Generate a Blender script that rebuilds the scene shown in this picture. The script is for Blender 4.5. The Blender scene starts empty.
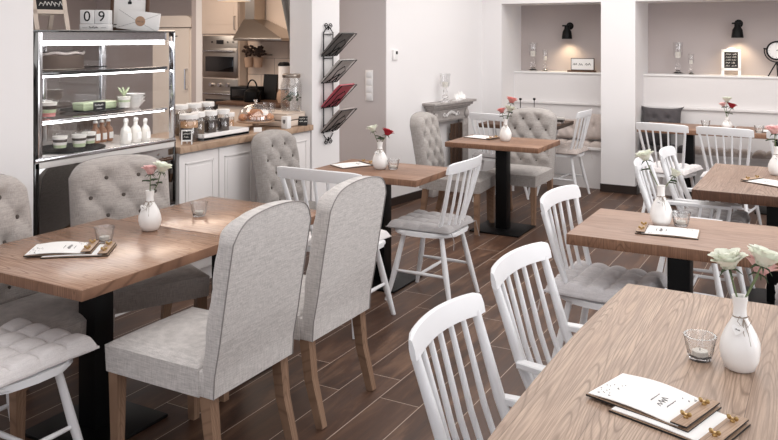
import bpy, bmesh, math, random
from mathutils import Vector, Matrix
random.seed(7)
sc = bpy.context.scene
COL = sc.collection
PI = math.pi
R = math.radians
sin, cos = math.sin, math.cos

# ------------------------------------------------------------------ materials
def lin(c):
    return tuple(((v/255)/12.92 if v/255 <= .04045 else ((v/255+.055)/1.055)**2.4) for v in c)
MATS = {}
def mat(name, rgb, rough=.5, metal=0, coat=0, trans=0, emit=None, estr=0, bump=None, ior=1.45, alpha=1, var=None, sheen=0, spec=.5):
    if name in MATS: return MATS[name]
    m = bpy.data.materials.new(name); m.use_nodes = True
    nt = m.node_tree; b = nt.nodes['Principled BSDF']
    c = lin(rgb)+(1,)
    b.inputs['Base Color'].default_value = c
    b.inputs['Roughness'].default_value = rough
    b.inputs['Metallic'].default_value = metal
    b.inputs['Coat Weight'].default_value = coat
    b.inputs['Transmission Weight'].default_value = trans
    b.inputs['IOR'].default_value = ior
    b.inputs['Alpha'].default_value = alpha
    b.inputs['Sheen Weight'].default_value = sheen
    b.inputs['Specular IOR Level'].default_value = spec
    if emit:
        b.inputs['Emission Color'].default_value = lin(emit)+(1,)
        b.inputs['Emission Strength'].default_value = estr
    tc = nt.nodes.new('ShaderNodeTexCoord')
    if var:   # (scale, amount)
        n = nt.nodes.new('ShaderNodeTexNoise'); n.inputs['Scale'].default_value = var[0]; n.inputs['Detail'].default_value = 4
        mx = nt.nodes.new('ShaderNodeMix'); mx.data_type = 'RGBA'
        a = tuple(v*(1-var[1]) for v in c[:3])+(1,); d = tuple(min(1, v*(1+var[1])) for v in c[:3])+(1,)
        mx.inputs[6].default_value = a; mx.inputs[7].default_value = d
        nt.links.new(tc.outputs['Object'], n.inputs['Vector']); nt.links.new(n.outputs['Fac'], mx.inputs[0])
        nt.links.new(mx.outputs[2], b.inputs['Base Color'])
    if bump:  # (scale, strength, distance)
        n = nt.nodes.new('ShaderNodeTexNoise'); n.inputs['Scale'].default_value = bump[0]; n.inputs['Detail'].default_value = 3
        bp = nt.nodes.new('ShaderNodeBump'); bp.inputs['Strength'].default_value = bump[1]; bp.inputs['Distance'].default_value = bump[2]
        nt.links.new(tc.outputs['Object'], n.inputs['Vector'])
        nt.links.new(n.outputs['Fac'], bp.inputs['Height']); nt.links.new(bp.outputs['Normal'], b.inputs['Normal'])
    MATS[name] = m
    return m

class NT:
    def __init__(s, name):
        s.m = bpy.data.materials.new(name); s.m.use_nodes = True; s.t = s.m.node_tree
        s.b = s.t.nodes['Principled BSDF']; MATS[name] = s.m
    def n(s, typ, **kw):
        nd = s.t.nodes.new(typ)
        for k, v in kw.items():
            if k == 'ins':
                for kk, vv in v.items(): s.put(nd, kk, vv)
            else: setattr(nd, k, v)
        return nd
    def put(s, nd, k, v):
        if isinstance(v, bpy.types.NodeSocket): s.t.links.new(v, nd.inputs[k])
        else: nd.inputs[k].default_value = v
    def math(s, op, a, b=0, c=0):
        return s.n('ShaderNodeMath', operation=op, ins={0: a, 1: b, 2: c}).outputs[0]
    def mix(s, f, a, b, mode='MIX'):
        nd = s.n('ShaderNodeMix', data_type='RGBA', blend_type=mode); s.put(nd, 0, f); s.put(nd, 6, a); s.put(nd, 7, b)
        return nd.outputs[2]
    def ramp(s, f, stops):
        nd = s.n('ShaderNodeValToRGB'); s.put(nd, 0, f)
        while len(nd.color_ramp.elements) < len(stops): nd.color_ramp.elements.new(.5)
        for e, (p, c) in zip(nd.color_ramp.elements, stops):
            e.position = p; e.color = c if len(c) == 4 else tuple(c)+(1,)
        return nd.outputs[0]

def wood_mat(name, base, dark, light, plank=.12, rough=.38, joint=True, long=0, grey=.0, seed=0., seam=None, rings=1.0):
    """table wood: planks running along local Y, grain with cathedral figure"""
    w = NT(name)
    tc = w.n('ShaderNodeTexCoord').outputs['Object']
    sp = w.n('ShaderNodeSeparateXYZ', ins={0: tc})
    X, Y, Z = sp.outputs
    if long: X, Y = Y, X
    xs = w.math('ADD', X, seed)
    pi_ = w.math('FLOOR', w.math('DIVIDE', xs, plank))
    rnd = w.n('ShaderNodeTexWhiteNoise', noise_dimensions='1D', ins={1: pi_}).outputs[0]
    rnd2 = w.n('ShaderNodeTexWhiteNoise', noise_dimensions='1D', ins={1: w.math('ADD', pi_, 31.7)}).outputs[0]
    # coordinates moved per plank
    cx = w.math('ADD', w.math('MULTIPLY', X, 1.0), w.math('MULTIPLY', rnd, 9.0))
    cy = w.math('ADD', Y, w.math('MULTIPLY', rnd2, 7.0))
    v1 = w.n('ShaderNodeCombineXYZ', ins={0: w.math('MULTIPLY', cx, 7.0), 1: w.math('MULTIPLY', cy, .7), 2: Z}).outputs[0]
    big = w.n('ShaderNodeTexNoise', ins={'Vector': v1, 'Scale': 1.1, 'Detail': 1.2, 'Roughness': .4}).outputs[0]
    ringv = w.math('SINE', w.math('MULTIPLY', big, 210.0))
    ring = w.ramp(w.math('MULTIPLY_ADD', ringv, .5, .5), [(0, (0, 0, 0)), (.07, (.4,)*3), (.22, (.85,)*3), (1, (1, 1, 1))])
    v2 = w.n('ShaderNodeCombineXYZ', ins={0: w.math('MULTIPLY', cx, 110.0), 1: w.math('MULTIPLY', cy, 3.5), 2: Z}).outputs[0]
    fine = w.n('ShaderNodeTexNoise', ins={'Vector': v2, 'Scale': 1.6, 'Detail': 4, 'Roughness': .6}).outputs[0]
    v3 = w.n('ShaderNodeCombineXYZ', ins={0: w.math('MULTIPLY', cx, 9.0), 1: w.math('MULTIPLY', cy, 1.5), 2: Z}).outputs[0]
    blot = w.n('ShaderNodeTexNoise', ins={'Vector': v3, 'Scale': 1.0, 'Detail': 3}).outputs[0]
    lb, ld, ll = lin(base)+(1,), lin(dark)+(1,), lin(light)+(1,)
    c = w.mix(w.math('MULTIPLY_ADD', blot, 1.4, -.25), lb, ll)
    f1 = w.math('MULTIPLY', w.math('MULTIPLY', w.math('SUBTRACT', 1.0, ring), .62*rings), w.ramp(blot, [(.3, (.25,)*3), (.62, (1, 1, 1))]))
    c = w.mix(f1, c, ld)
    f2 = w.ramp(fine, [(.42, (1, 1, 1)), (.62, (0, 0, 0))])
    c = w.mix(w.math('MULTIPLY', f2, .42), c, ld)
    c = w.mix(w.math('MULTIPLY', rnd, .5), c, w.mix(.65, c, ld))
    if joint:
        fr = w.math('FRACT', w.math('DIVIDE', xs, plank))
        j = w.math('LESS_THAN', w.math('MULTIPLY', fr, plank), .0016)
        c = w.mix(w.math('MULTIPLY', j, .6), c, (ld[0]*.5, ld[1]*.5, ld[2]*.5, 1))
    w.put(w.b, 'Base Color', c)
    w.put(w.b, 'Specular IOR Level', .5 if rough < .3 else .28)
    w.put(w.b, 'Roughness', w.math('MULTIPLY_ADD', fine, .18, rough-.08))
    bp = w.n('ShaderNodeBump', ins={'Strength': .25, 'Distance': .001, 'Height': fine})
    w.put(w.b, 'Normal', bp.outputs[0])
    return w.m

def floor_mat():
    w = NT('wood_look_tiles')
    tc = w.n('ShaderNodeTexCoord').outputs['Object']
    X, Y, Z = w.n('ShaderNodeSeparateXYZ', ins={0: tc}).outputs
    pw, pl = .2055, 1.2
    u = w.math('DIVIDE', w.math('ADD', X, 1.829+20*pw), pw)
    row = w.math('FLOOR', u); fu = w.math('FRACT', u)
    r1 = w.n('ShaderNodeTexWhiteNoise', noise_dimensions='1D', ins={1: row}).outputs[0]
    v = w.math('ADD', w.math('DIVIDE', w.math('ADD', Y, 10), pl), r1)
    cl = w.math('FLOOR', v); fv = w.math('FRACT', v)
    seed = w.math('MULTIPLY_ADD', cl, 13.37, row)
    r2 = w.n('ShaderNodeTexWhiteNoise', noise_dimensions='1D', ins={1: seed}).outputs[0]
    g1 = w.math('LESS_THAN', w.math('MULTIPLY', fu, pw), .0035)
    g2 = w.math('LESS_THAN', w.math('MULTIPLY', fv, pl), .0035)
    g = w.math('MAXIMUM', g1, g2)
    cv = w.n('ShaderNodeCombineXYZ', ins={0: w.math('MULTIPLY_ADD', X, 7.0, w.math('MULTIPLY', r2, 40)), 1: w.math('MULTIPLY', Y, 1.1), 2: w.math('MULTIPLY', r2, 17)}).outputs[0]
    n1 = w.n('ShaderNodeTexNoise', ins={'Vector': cv, 'Scale': 1.5, 'Detail': 5, 'Roughness': .6, 'Distortion': .6}).outputs[0]
    cv2 = w.n('ShaderNodeCombineXYZ', ins={0: w.math('MULTIPLY', X, 90.0), 1: w.math('MULTIPLY', Y, 4), 2: 0.0}).outputs[0]
    n2 = w.n('ShaderNodeTexNoise', ins={'Vector': cv2, 'Scale': 1.2, 'Detail': 3}).outputs[0]
    c = w.ramp(n1, [(.28, lin((44, 29, 22))), (.5, lin((84, 59, 45))), (.74, lin((140, 108, 86)))])
    c = w.mix(w.math('MULTIPLY', n2, .35), c, lin((60, 44, 36))+(1,))
    c = w.mix(w.math('MULTIPLY', r2, .45), c, lin((84, 62, 52))+(1,))
    c = w.mix(w.math('MULTIPLY', g, .85), c, lin((196, 178, 164))+(1,))  # pale grout, its colour brightened for the shine along the seams
    w.put(w.b, 'Base Color', c)
    w.put(w.b, 'Roughness', w.math('MULTIPLY_ADD', n1, .25, .30)); w.put(w.b, 'Specular IOR Level', .32)
    bp = w.n('ShaderNodeBump', ins={'Strength': .3, 'Distance': .001, 'Height': w.math('SUBTRACT', n2, w.math('MULTIPLY', g, 2.0))})
    w.put(w.b, 'Normal', bp.outputs[0])
    return w.m

def fabric_mat(name, rgb, amt=.16):
    w = NT(name)
    tc = w.n('ShaderNodeTexCoord').outputs['Object']
    X, Y, Z = w.n('ShaderNodeSeparateXYZ', ins={0: tc}).outputs
    a = w.n('ShaderNodeTexNoise', ins={'Vector': w.n('ShaderNodeCombineXYZ', ins={0: w.math('MULTIPLY', X, 22), 1: w.math('MULTIPLY', Y, 22), 2: w.math('MULTIPLY', Z, 300)}).outputs[0], 'Scale': 1, 'Detail': 2}).outputs[0]
    b = w.n('ShaderNodeTexNoise', ins={'Vector': w.n('ShaderNodeCombineXYZ', ins={0: w.math('MULTIPLY', X, 380), 1: w.math('MULTIPLY', Y, 380), 2: w.math('MULTIPLY', Z, 30)}).outputs[0], 'Scale': 1, 'Detail': 2}).outputs[0]
    f = w.math('MULTIPLY_ADD', w.math('ADD', a, b), 1.6, -1.1)
    c = lin(rgb)
    lo = tuple(v*(1-amt*1.3) for v in c)+(1,); hi = tuple(min(1, v*(1+amt)) for v in c)+(1,)
    w.put(w.b, 'Base Color', w.mix(f, lo, hi))
    w.put(w.b, 'Roughness', .95); w.put(w.b, 'Sheen Weight', .25); w.put(w.b, 'Specular IOR Level', .15)
    bp = w.n('ShaderNodeBump', ins={'Strength': .35, 'Distance': .0012, 'Height': f}); w.put(w.b, 'Normal', bp.outputs[0])
    return w.m

def pane_mat(name, tint=(1, 1, 1), base=.04):
    w = NT(name)
    t = w.n('ShaderNodeBsdfTransparent', ins={0: tint+(1,)})
    g = w.n('ShaderNodeBsdfGlossy', ins={'Roughness': .01, 'Color': (1, 1, 1, 1)})
    fr = w.n('ShaderNodeFresnel', ins={0: 1.45}); gm = w.n('ShaderNodeNewGeometry')
    mx = w.n('ShaderNodeMixShader', ins={0: w.math('MULTIPLY', w.math('MAXIMUM', fr.outputs[0], base), w.math('SUBTRACT', 1.0, gm.outputs['Backfacing'])), 1: t.outputs[0], 2: g.outputs[0]})
    out = w.t.nodes['Material Output']; w.t.links.new(mx.outputs[0], out.inputs[0])
    return w.m

M = {}
M['white'] = mat('white_paint', (236, 234, 233), .35, bump=(60, .05, .001))
M['chair_white'] = mat('white_lacquer', (232, 232, 234), .32, spec=.35)
M['wall'] = mat('wall_white', (232, 229, 229), .85, bump=(120, .08, .001))
M['wall_grey'] = mat('wall_taupe', (186, 176, 174), .85, bump=(120, .08, .001))
M['wall_grey_light'] = mat('wall_light_grey', (200, 193, 193), .85, bump=(120, .08, .001))
M['ceiling'] = mat('ceiling_white', (240, 240, 240), .9)
M['panel'] = mat('panel_white', (226, 222, 221), .5)
M['base_dark'] = mat('dark_skirting', (48, 38, 34), .45)
M['floor'] = floor_mat()
M['black'] = mat('black_metal', (9, 9, 10), .45, spec=.25)
M['blackgloss'] = mat('black_gloss', (10, 10, 11), .06, coat=1)
M['chrome'] = mat('chrome', (205, 205, 208), .16, metal=1)
M['steel'] = mat('brushed_steel', (176, 166, 156), .3, metal=1)
M['brass'] = mat('brass', (190, 160, 110), .3, metal=1)
M['oakleg'] = wood_mat('oak_leg', (150, 120, 98), (104, 78, 62), (172, 142, 118), plank=1, joint=False, rough=.5)
M['fabric'] = fabric_mat('linen_fabric', (206, 201, 198), .2)
M['fabric_w'] = fabric_mat('linen_fabric_light', (206, 202, 200))
M['piping'] = mat('piping_grey', (142, 136, 134), .9)
M['button'] = fabric_mat('button_fabric', (140, 131, 126))
M['fabric_t'] = fabric_mat('taupe_fabric', (164, 158, 154), .2)
M['fabric_m'] = fabric_mat('grey_linen_fabric', (176, 168, 163), .2)
M['button_t'] = fabric_mat('button_taupe', (92, 84, 79))
M['cush_m'] = fabric_mat('mid_grey_cushion', (164, 160, 160), .1)
M['edge_dark'] = wood_mat('table_edge_dark', (92, 64, 50), (56, 38, 30), (116, 84, 66), plank=2, joint=False, rough=.5)
M['cush'] = fabric_mat('grey_cushion', (206, 202, 203), .1)
M['cush_w'] = fabric_mat('pale_cushion', (222, 217, 216), .08)
M['cush_d'] = fabric_mat('charcoal_cushion', (84, 80, 82), .15)
M['cush_b'] = fabric_mat('beige_cushion', (190, 178, 172), .1)
M['t1'] = wood_mat('table_wood_warm', (168, 130, 106), (108, 76, 58), (200, 168, 146), plank=.14, rough=.2, long=1)
M['t3'] = wood_mat('table_wood_brown', (156, 120, 98), (98, 70, 54), (184, 150, 128), plank=.13, rough=.42, long=1, seed=.4)
M['t5'] = wood_mat('table_wood_pale', (176, 144, 125), (118, 88, 72), (204, 176, 158), plank=.2, rough=.42, long=1, seed=.7)
M['t6'] = wood_mat('table_wood_grey', (160, 134, 118), (92, 68, 54), (188, 164, 148), plank=.28, rough=.45, seed=.3, rings=1.2)
M['t7'] = wood_mat('table_wood_big', (176, 148, 128), (98, 74, 58), (206, 182, 162), plank=.1583, rough=.36, seed=.0, rings=1.0)
M['edge'] = wood_mat('table_edge_wood', (140, 104, 82), (90, 62, 48), (166, 128, 104), plank=2, joint=False, rough=.5)
M['counter'] = wood_mat('counter_wood', (180, 154, 132), (132, 104, 84), (196, 168, 144), plank=.1, rough=.45)
M['darkwood'] = wood_mat('dark_wood', (92, 68, 54), (56, 40, 32), (120, 92, 74), plank=.1, rough=.5)
M['mantel'] = mat('distressed_grey', (170, 163, 160), .8, var=(26, .35), bump=(50, .5, .004))
M['ceramic'] = mat('white_ceramic', (244, 242, 240), .3, coat=.3)
M['glass'] = mat('clear_glass', (255, 255, 255), .02, trans=1)
M['cutglass'] = mat('cut_glass', (252, 252, 252), .04, trans=.93, ior=1.5)
M['pane'] = pane_mat('glass_pane')
M['jarglass'] = pane_mat('jar_glass', (.95, .95, .95), .12)
M['paper'] = mat('paper_white', (246, 244, 242), .7)
M['ink'] = mat('ink_grey', (110, 106, 106), .8)
M['inkb'] = mat('ink_black', (25, 24, 24), .7)
M['chalk'] = mat('chalk_white', (225, 222, 218), .9)
M['slate'] = mat('chalkboard_black', (28, 27, 28), .7)
M['wax'] = mat('candle_wax', (240, 236, 228), .5)
M['green'] = mat('leaf_green', (58, 76, 50), .6, var=(30, .25))
M['stem'] = mat('stem_green', (104, 118, 82), .6)
M['rose_w'] = mat('rose_white', (238, 240, 226), .7)
M['rose_p'] = mat('rose_pink', (238, 196, 194), .7)
M['rose_r'] = mat('rose_red', (176, 42, 56), .7)
M['rose_c'] = mat('rose_coral', (226, 152, 148), .7)
M['twine'] = mat('twine', (150, 134, 120), .9)
M['led'] = mat('led_strip', (255, 255, 255), .5, emit=(255, 255, 255), estr=12)
M['bulb'] = mat('warm_bulb', (255, 220, 170), .5, emit=(255, 205, 140), estr=12)
M['cream'] = mat('cream_enamel', (226, 216, 206), .35)
M['kcab'] = mat('kitchen_cream', (216, 200, 186), .5)
M['cake'] = mat('dark_cake', (70, 56, 48), .8, var=(40, .3))
M['pastry'] = mat('pastry_golden', (206, 142, 96), .6, var=(40, .3))
M['mint'] = mat('mint_green', (194, 206, 170), .6, var=(60, .15))
M['coffee'] = mat('dark_beans', (60, 44, 36), .6, var=(90, .8))
M['tea'] = mat('dried_tea', (112, 92, 70), .8, var=(80, .6))
M['cookie'] = mat('cookie', (206, 160, 116), .7, var=(50, .25))
M['juice'] = mat('amber_juice', (168, 122, 92), .3)
M['milk'] = mat('milk_white', (236, 232, 226), .4)
M['magred'] = mat('magazine_red', (170, 74, 86), .45, var=(14, .25))
M['maggrey'] = mat('magazine_grey', (150, 140, 136), .45, var=(22, .7))
M['magdark'] = mat('magazine_dark', (92, 88, 86), .45, var=(20, .8))
M['magpale'] = mat('magazine_pale', (176, 172, 168), .45, var=(18, .5))
M['terra'] = mat('beige_pot', (180, 150, 128), .7)
M['curtain'] = mat('curtain_grey', (128, 124, 120), .9)
M['kraft'] = mat('kraft_seal', (186, 150, 124), .7)

# ------------------------------------------------------------------ mesh helpers
def rot_to(v):
    return Vector((0, 0, 1)).rotation_difference(Vector(v)).to_matrix().to_4x4()
def box(bm, c, s, m=None, bev=0, seg=2):
    r = bmesh.ops.create_cube(bm, size=1, matrix=Matrix.Translation(c) @ (m or Matrix.Identity(4)) @ Matrix.Diagonal((s[0], s[1], s[2], 1)))
    if bev:
        vs = set(r['verts']); es = [e for e in bm.edges if e.verts[0] in vs and e.verts[1] in vs]
        bmesh.ops.bevel(bm, geom=es, offset=bev, segments=seg, profile=.5, affect='EDGES')
def bb(bm, x0, x1, y0, y1, z0, z1, bev=0, seg=2):
    box(bm, ((x0+x1)/2, (y0+y1)/2, (z0+z1)/2), (abs(x1-x0), abs(y1-y0), abs(z1-z0)), bev=bev, seg=seg)
def tube(bm, pts, rad, n=10, sq=False, caps=True):
    pts = [Vector(p) for p in pts]
    if not hasattr(rad, '__len__'): rad = [rad]*len(pts)
    rings = []
    up = None
    for i, p in enumerate(pts):
        d = (pts[min(i+1, len(pts)-1)]-pts[max(i-1, 0)]).normalized()
        if up is None:
            up = Vector((0, 1, 0)) if abs(d.z) > .7 else Vector((0, 0, 1))
        a = d.cross(up).normalized(); b = a.cross(d).normalized(); up = b
        ring = []
        for k in range(n):
            t = 2*PI*(k+(.5 if sq else 0))/n
            rr = rad[i]*(math.sqrt(2) if sq else 1)
            ring.append(bm.verts.new(p+a*cos(t)*rr+b*sin(t)*rr))
        rings.append(ring)
    for i in range(len(rings)-1):
        for k in range(n):
            bm.faces.new((rings[i][k], rings[i][(k+1) % n], rings[i+1][(k+1) % n], rings[i+1][k]))
    if caps:
        bm.faces.new(rings[0]); bm.faces.new(rings[-1][::-1])
def lathe(bm, prof, c=(0, 0, 0), n=24, caps=True, f=None):
    rings = []
    for (r, z) in prof:
        if r < 1e-5: rings.append([bm.verts.new((c[0], c[1], c[2]+z))]); continue
        rings.append([bm.verts.new((c[0]+r*(f(k, z) if f else 1)*cos(2*PI*k/n), c[1]+r*(f(k, z) if f else 1)*sin(2*PI*k/n), c[2]+z)) for k in range(n)])
    for a, b in zip(rings, rings[1:]):
        if len(a) == 1 and len(b) == 1: continue
        for k in range(n):
            k2 = (k+1) % n
            if len(a) == 1: bm.faces.new((a[0], b[k2], b[k]))
            elif len(b) == 1: bm.faces.new((a[k], a[k2], b[0]))
            else: bm.faces.new((a[k], a[k2], b[k2], b[k]))
    if caps:
        if len(rings[0]) > 1: bm.faces.new(rings[0][::-1])
        if len(rings[-1]) > 1: bm.faces.new(rings[-1])
def sph(bm, c, r, s=(1, 1, 1), n=12, m=None):
    bmesh.ops.create_uvsphere(bm, u_segments=n, v_segments=max(6, n//2+2), radius=r, matrix=Matrix.Translation(c) @ (m or Matrix.Identity(4)) @ Matrix.Diagonal((s[0], s[1], s[2], 1)))
def grid(bm, nu, nv, f):
    g = [[bm.verts.new(f(i/nu, j/nv)) for j in range(nv+1)] for i in range(nu+1)]
    for i in range(nu):
        for j in range(nv):
            bm.faces.new((g[i][j], g[i+1][j], g[i+1][j+1], g[i][j+1]))
    return g
def closed_pair(bm, nu, nv, ff, fb):
    a = grid(bm, nu, nv, ff); b = grid(bm, nu, nv, fb)
    def per(g): return [g[i][0] for i in range(nu)]+[g[nu][j] for j in range(nv)]+[g[i][nv] for i in range(nu, 0, -1)]+[g[0][j] for j in range(nv, 0, -1)]
    pa, pb = per(a), per(b); n = len(pa)
    for k in range(n): bm.faces.new((pa[k], pa[(k+1) % n], pb[(k+1) % n], pb[k]))
def prism(bm, pts, y0, y1, axis='y'):
    def P(p, t):
        if axis == 'y': return (p[0], t, p[1])
        if axis == 'x': return (t, p[0], p[1])
        return (p[0], p[1], t)
    a = [bm.verts.new(P(p, y0)) for p in pts]; b = [bm.verts.new(P(p, y1)) for p in pts]; n = len(pts)
    for k in range(n): bm.faces.new((a[k], a[(k+1) % n], b[(k+1) % n], b[k]))
    bm.faces.new(a[::-1]); bm.faces.new(b)
def NB(): return bmesh.new()
def obj(name, bm, m, parent=None, smooth=True, ang=38, **kw):
    bmesh.ops.recalc_face_normals(bm, faces=bm.faces)
    if smooth:
        for f in bm.faces: f.smooth = True
        for e in bm.edges:
            if len(e.link_faces) == 2 and e.calc_face_angle(0) > R(ang): e.smooth = False
    me = bpy.data.meshes.new(name); bm.to_mesh(me); bm.free()
    me.materials.append(M[m] if isinstance(m, str) else m)
    o = bpy.data.objects.new(name, me); COL.objects.link(o)
    if parent: o.parent = parent
    for k, v in kw.items(): o[k] = v
    return o
def tag(o, label, cat, group=None):
    o['label'] = label; o['category'] = cat
    if group: o['group'] = group
    return o
def thing(name, label, cat, loc=(0, 0, 0), rz=0, group=None):
    o = bpy.data.objects.new(name, None); COL.objects.link(o); o.empty_display_size = .1
    o.location = loc; o.rotation_euler = (0, 0, R(rz))
    return tag(o, label, cat, group)
def dup(root, loc, rz, label=None, group=None, scale=None):
    def cp(o, p):
        c = o.copy(); COL.objects.link(c)
        if p: c.parent = p
        for ch in list(o.children): cp(ch, c)
        return c
    r = cp(root, None); r.location = loc; r.rotation_euler = (0, 0, R(rz))
    if label: r['label'] = label
    if group: r['group'] = group
    if scale: r.scale = scale
    return r
def struct(name, bm, m, parent=None, **k):
    o = obj(name, bm, m, parent, smooth=False)
    if not parent: o['kind'] = 'structure'
    return o
def remat(root, frm, to):
    """give a copied thing its own meshes where a material differs"""
    for o in [root]+list(root.children_recursive):
        if o.type == 'MESH' and o.data.materials and o.data.materials[0] == M[frm]:
            o.data = o.data.copy(); o.data.materials[0] = M[to]
def setmat(o, m):
    o.data = o.data.copy(); o.data.materials[0] = M[m]
def first_or_dup(proto, used, loc, rz, label, group=None, scale=None):
    if not used:
        used.append(1); proto.location = loc; proto.rotation_euler = (0, 0, R(rz)); proto['label'] = label
        if group: proto['group'] = group
        if scale: proto.scale = scale
        return proto
    return dup(proto, loc, rz, label, group, scale)
def text_mesh(txt, size, name, m, parent, loc, rot, ext=.0005):
    cu = bpy.data.curves.new(name+'_curve', 'FONT'); cu.body = txt; cu.size = size; cu.extrude = ext; cu.align_x = 'CENTER'; cu.align_y = 'CENTER'
    t = bpy.data.objects.new(name+'_tmp', cu); COL.objects.link(t)
    dg = bpy.context.evaluated_depsgraph_get(); me = bpy.data.meshes.new_from_object(t.evaluated_get(dg)); bpy.data.objects.remove(t)
    me.materials.clear(); me.materials.append(M[m])
    o = bpy.data.objects.new(name, me); COL.objects.link(o); o.parent = parent; o.location = loc; o.rotation_euler = rot
    return o
def scribble(bm, x0, x1, z, h, fn, words=3, seed=1, th=.0012):
    """a line of tiny unreadable handwriting; fn maps (u, v) to a point, strokes are thin solid bars"""
    rr = random.Random(seed); L = x1-x0; step = h*.75; x = x0; nxt = x0+L/words*rr.uniform(.7, 1)
    while x < x1:
        if x > nxt: x += h*.8; nxt = x+L/words*rr.uniform(.6, 1); continue
        a = fn(x, z+h*rr.uniform(-.1, .2)); b = fn(x+step*rr.uniform(.2, .9), z+h*rr.uniform(.6, 1.1)); 
        tube(bm, [a, b], th, 4); tube(bm, [b, fn(x+step, z+h*rr.uniform(0, .3))], th, 4)
        x += step

# ------------------------------------------------------------------ room
b = NB(); bb(b, -9.5, 2.6, -1.5, 9.6, -.1, 0); struct('floor', b, 'floor')
b = NB(); bb(b, -9.5, 2.6, -1.5, 9.6, 2.72, 2.82); struct('ceiling', b, 'ceiling')
# white wall close by on the left
b = NB(); bb(b, -3.92, -3.68, -1.5, 2.765, 0, 2.72); struct('wall_left', b, 'wall')
# left wall by the mantel, slightly out of square
WX0, WY0, WX1, WY1 = -3.785, 6.76, -3.54, 8.58
b = NB(); prism(b, [(WX0, WY0), (WX1, WY1), (WX1-.25, WY1), (-4.0, WY0)], 0, 2.72, 'z'); struct('wall_fireplace', b, 'wall')
b = NB(); prism(b, [(WX0+.015, WY0), (WX1+.015, WY1), (WX1-.02, WY1), (WX0-.02, WY0)], 0, .08, 'z'); struct('baseboard_fireplace', b, 'base_dark')
b = NB(); bb(b, -4.7, -3.786, 6.75, 6.9, 0, 2.72); struct('wall_hall', b, 'wall_grey_light')
b = NB(); bb(b, -3.90, -3.68, 5.34, 5.75, 0, 2.72); struct('wall_pillar', b, 'wall')
# back wall with the two niches
NT_, NS = 2.03, 1.25
def wall_back():
    b = NB()
    bb(b, -3.8, -3.30, 8.58, 9.3, 0, 2.72)            # left of the niches
    bb(b, -2.17, -1.81, 8.58, 9.3, 0, 2.72)           # pillar between them
    bb(b, -3.30, -2.17, 8.58, 9.3, NT_, 2.72)
    bb(b, -1.81, 2.6, 8.58, 9.3, NT_, 2.72)
    struct('wall_back', b, 'wall')
    b = NB(); bb(b, -3.30, -2.17, 9.24, 9.3, NS, NT_); bb(b, -1.81, 2.6, 9.24, 9.3, NS, NT_); struct('wall_niche', b, 'wall_grey')
    b = NB(); bb(b, -3.30, -2.17, 9.0, 9.3, 0, NS-.02); bb(b, -1.81, 2.6, 9.0, 9.3, 0, NS-.02); struct('wall_bench', b, 'panel')
wall_back()
b = NB(); bb(b, -3.30, -2.17, 8.985, 9.24, NS-.02, NS, bev=.003); struct('trim_1', b, 'white')
b = NB(); bb(b, -1.81, 2.6, 8.985, 9.24, NS-.02, NS, bev=.003); struct('trim_2', b, 'white')
b = NB(); bb(b, -3.30, -2.17, 8.95, 9.0, .88, .905, bev=.004); bb(b, -3.30, -2.17, 8.975, 9.0, .45, .88); struct('trim_3', b, 'panel')
b = NB(); bb(b, -1.81, 2.6, 8.95, 9.0, .88, .905, bev=.004); bb(b, -1.81, 2.6, 8.975, 9.0, .45, .88); struct('trim_4', b, 'panel')
b = NB(); bb(b, -2.175, -1.80, 8.565, 8.60, 0, .085); bb(b, -1.815, -1.79, 8.565, 8.70, 0, .085); bb(b, -3.55, -3.30, 8.565, 8.6, 0, .085); struct('baseboard_back', b, 'base_dark')
# right and near walls with big windows (behind the camera's field of view)
b = NB()
for (y0, y1) in ((-1.5, -.6), (2.2, 3.0), (5.8, 9.6)): bb(b, 2.6, 2.8, y0, y1, 0, 2.72)
bb(b, 2.6, 2.8, -1.5, 9.6, 0, .55); bb(b, 2.6, 2.8, -1.5, 9.6, 2.5, 2.72)
struct('wall_right', b, 'wall')
b = NB(); bb(b, -3.9, -2.9, -1.7, -1.5, 0, 2.72); bb(b, -.9, -.3, -1.7, -1.5, 0, 2.72); bb(b, 1.7, 2.6, -1.7, -1.5, 0, 2.72); bb(b, -3.9, 2.6, -1.7, -1.5, 0, .55); bb(b, -3.9, 2.6, -1.7, -1.5, 2.5, 2.72)
struct('wall_front', b, 'wall')
def window_frame(n, x0, x1, y0, y1):
    b = NB(); z0, z1 = .55, 2.5
    if x0 == x1:
        for yy in (y0, (y0+y1)/2, y1): bb(b, x0-.03, x0+.03, yy-.035, yy+.035, z0, z1)
        for zz in (z0+.03, z1-.03): bb(b, x0-.03, x0+.03, y0, y1, zz-.03, zz+.03)
    else:
        for xx in (x0, (x0+x1)/2, x1): bb(b, xx-.035, xx+.035, y0-.03, y0+.03, z0, z1)
        for zz in (z0+.03, z1-.03): bb(b, x0, x1, y0-.03, y0+.03, zz-.03, zz+.03)
    struct('window_%d' % n, b, 'white')
window_frame(1, 2.7, 2.7, -.6, 2.2); window_frame(2, 2.7, 2.7, 3.0, 5.8)
window_frame(3, -2.9, -.9, -1.6, -1.6); window_frame(4, -.3, 1.7, -1.6, -1.6)
# kitchen shell behind the counter
b = NB(); bb(b, -9.5, -6.2, 8.12, 8.2, 0, 2.72); struct('wall_kitchen', b, 'wall_grey')
b = NB(); bb(b, -6.2, -4.7, 7.65, 8.2, 0, 2.72); struct('wall_tiled', b, 'kcab')
b = NB(); bb(b, -4.8, -4.7, 6.9, 8.4, 0, 2.72); struct('wall_kitchen_right', b, 'wall_grey_light')
b = NB(); bb(b, -9.5, -9.4, -1.5, 8.5, 0, 2.72); struct('wall_kitchen_left', b, 'wall_grey')
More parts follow.
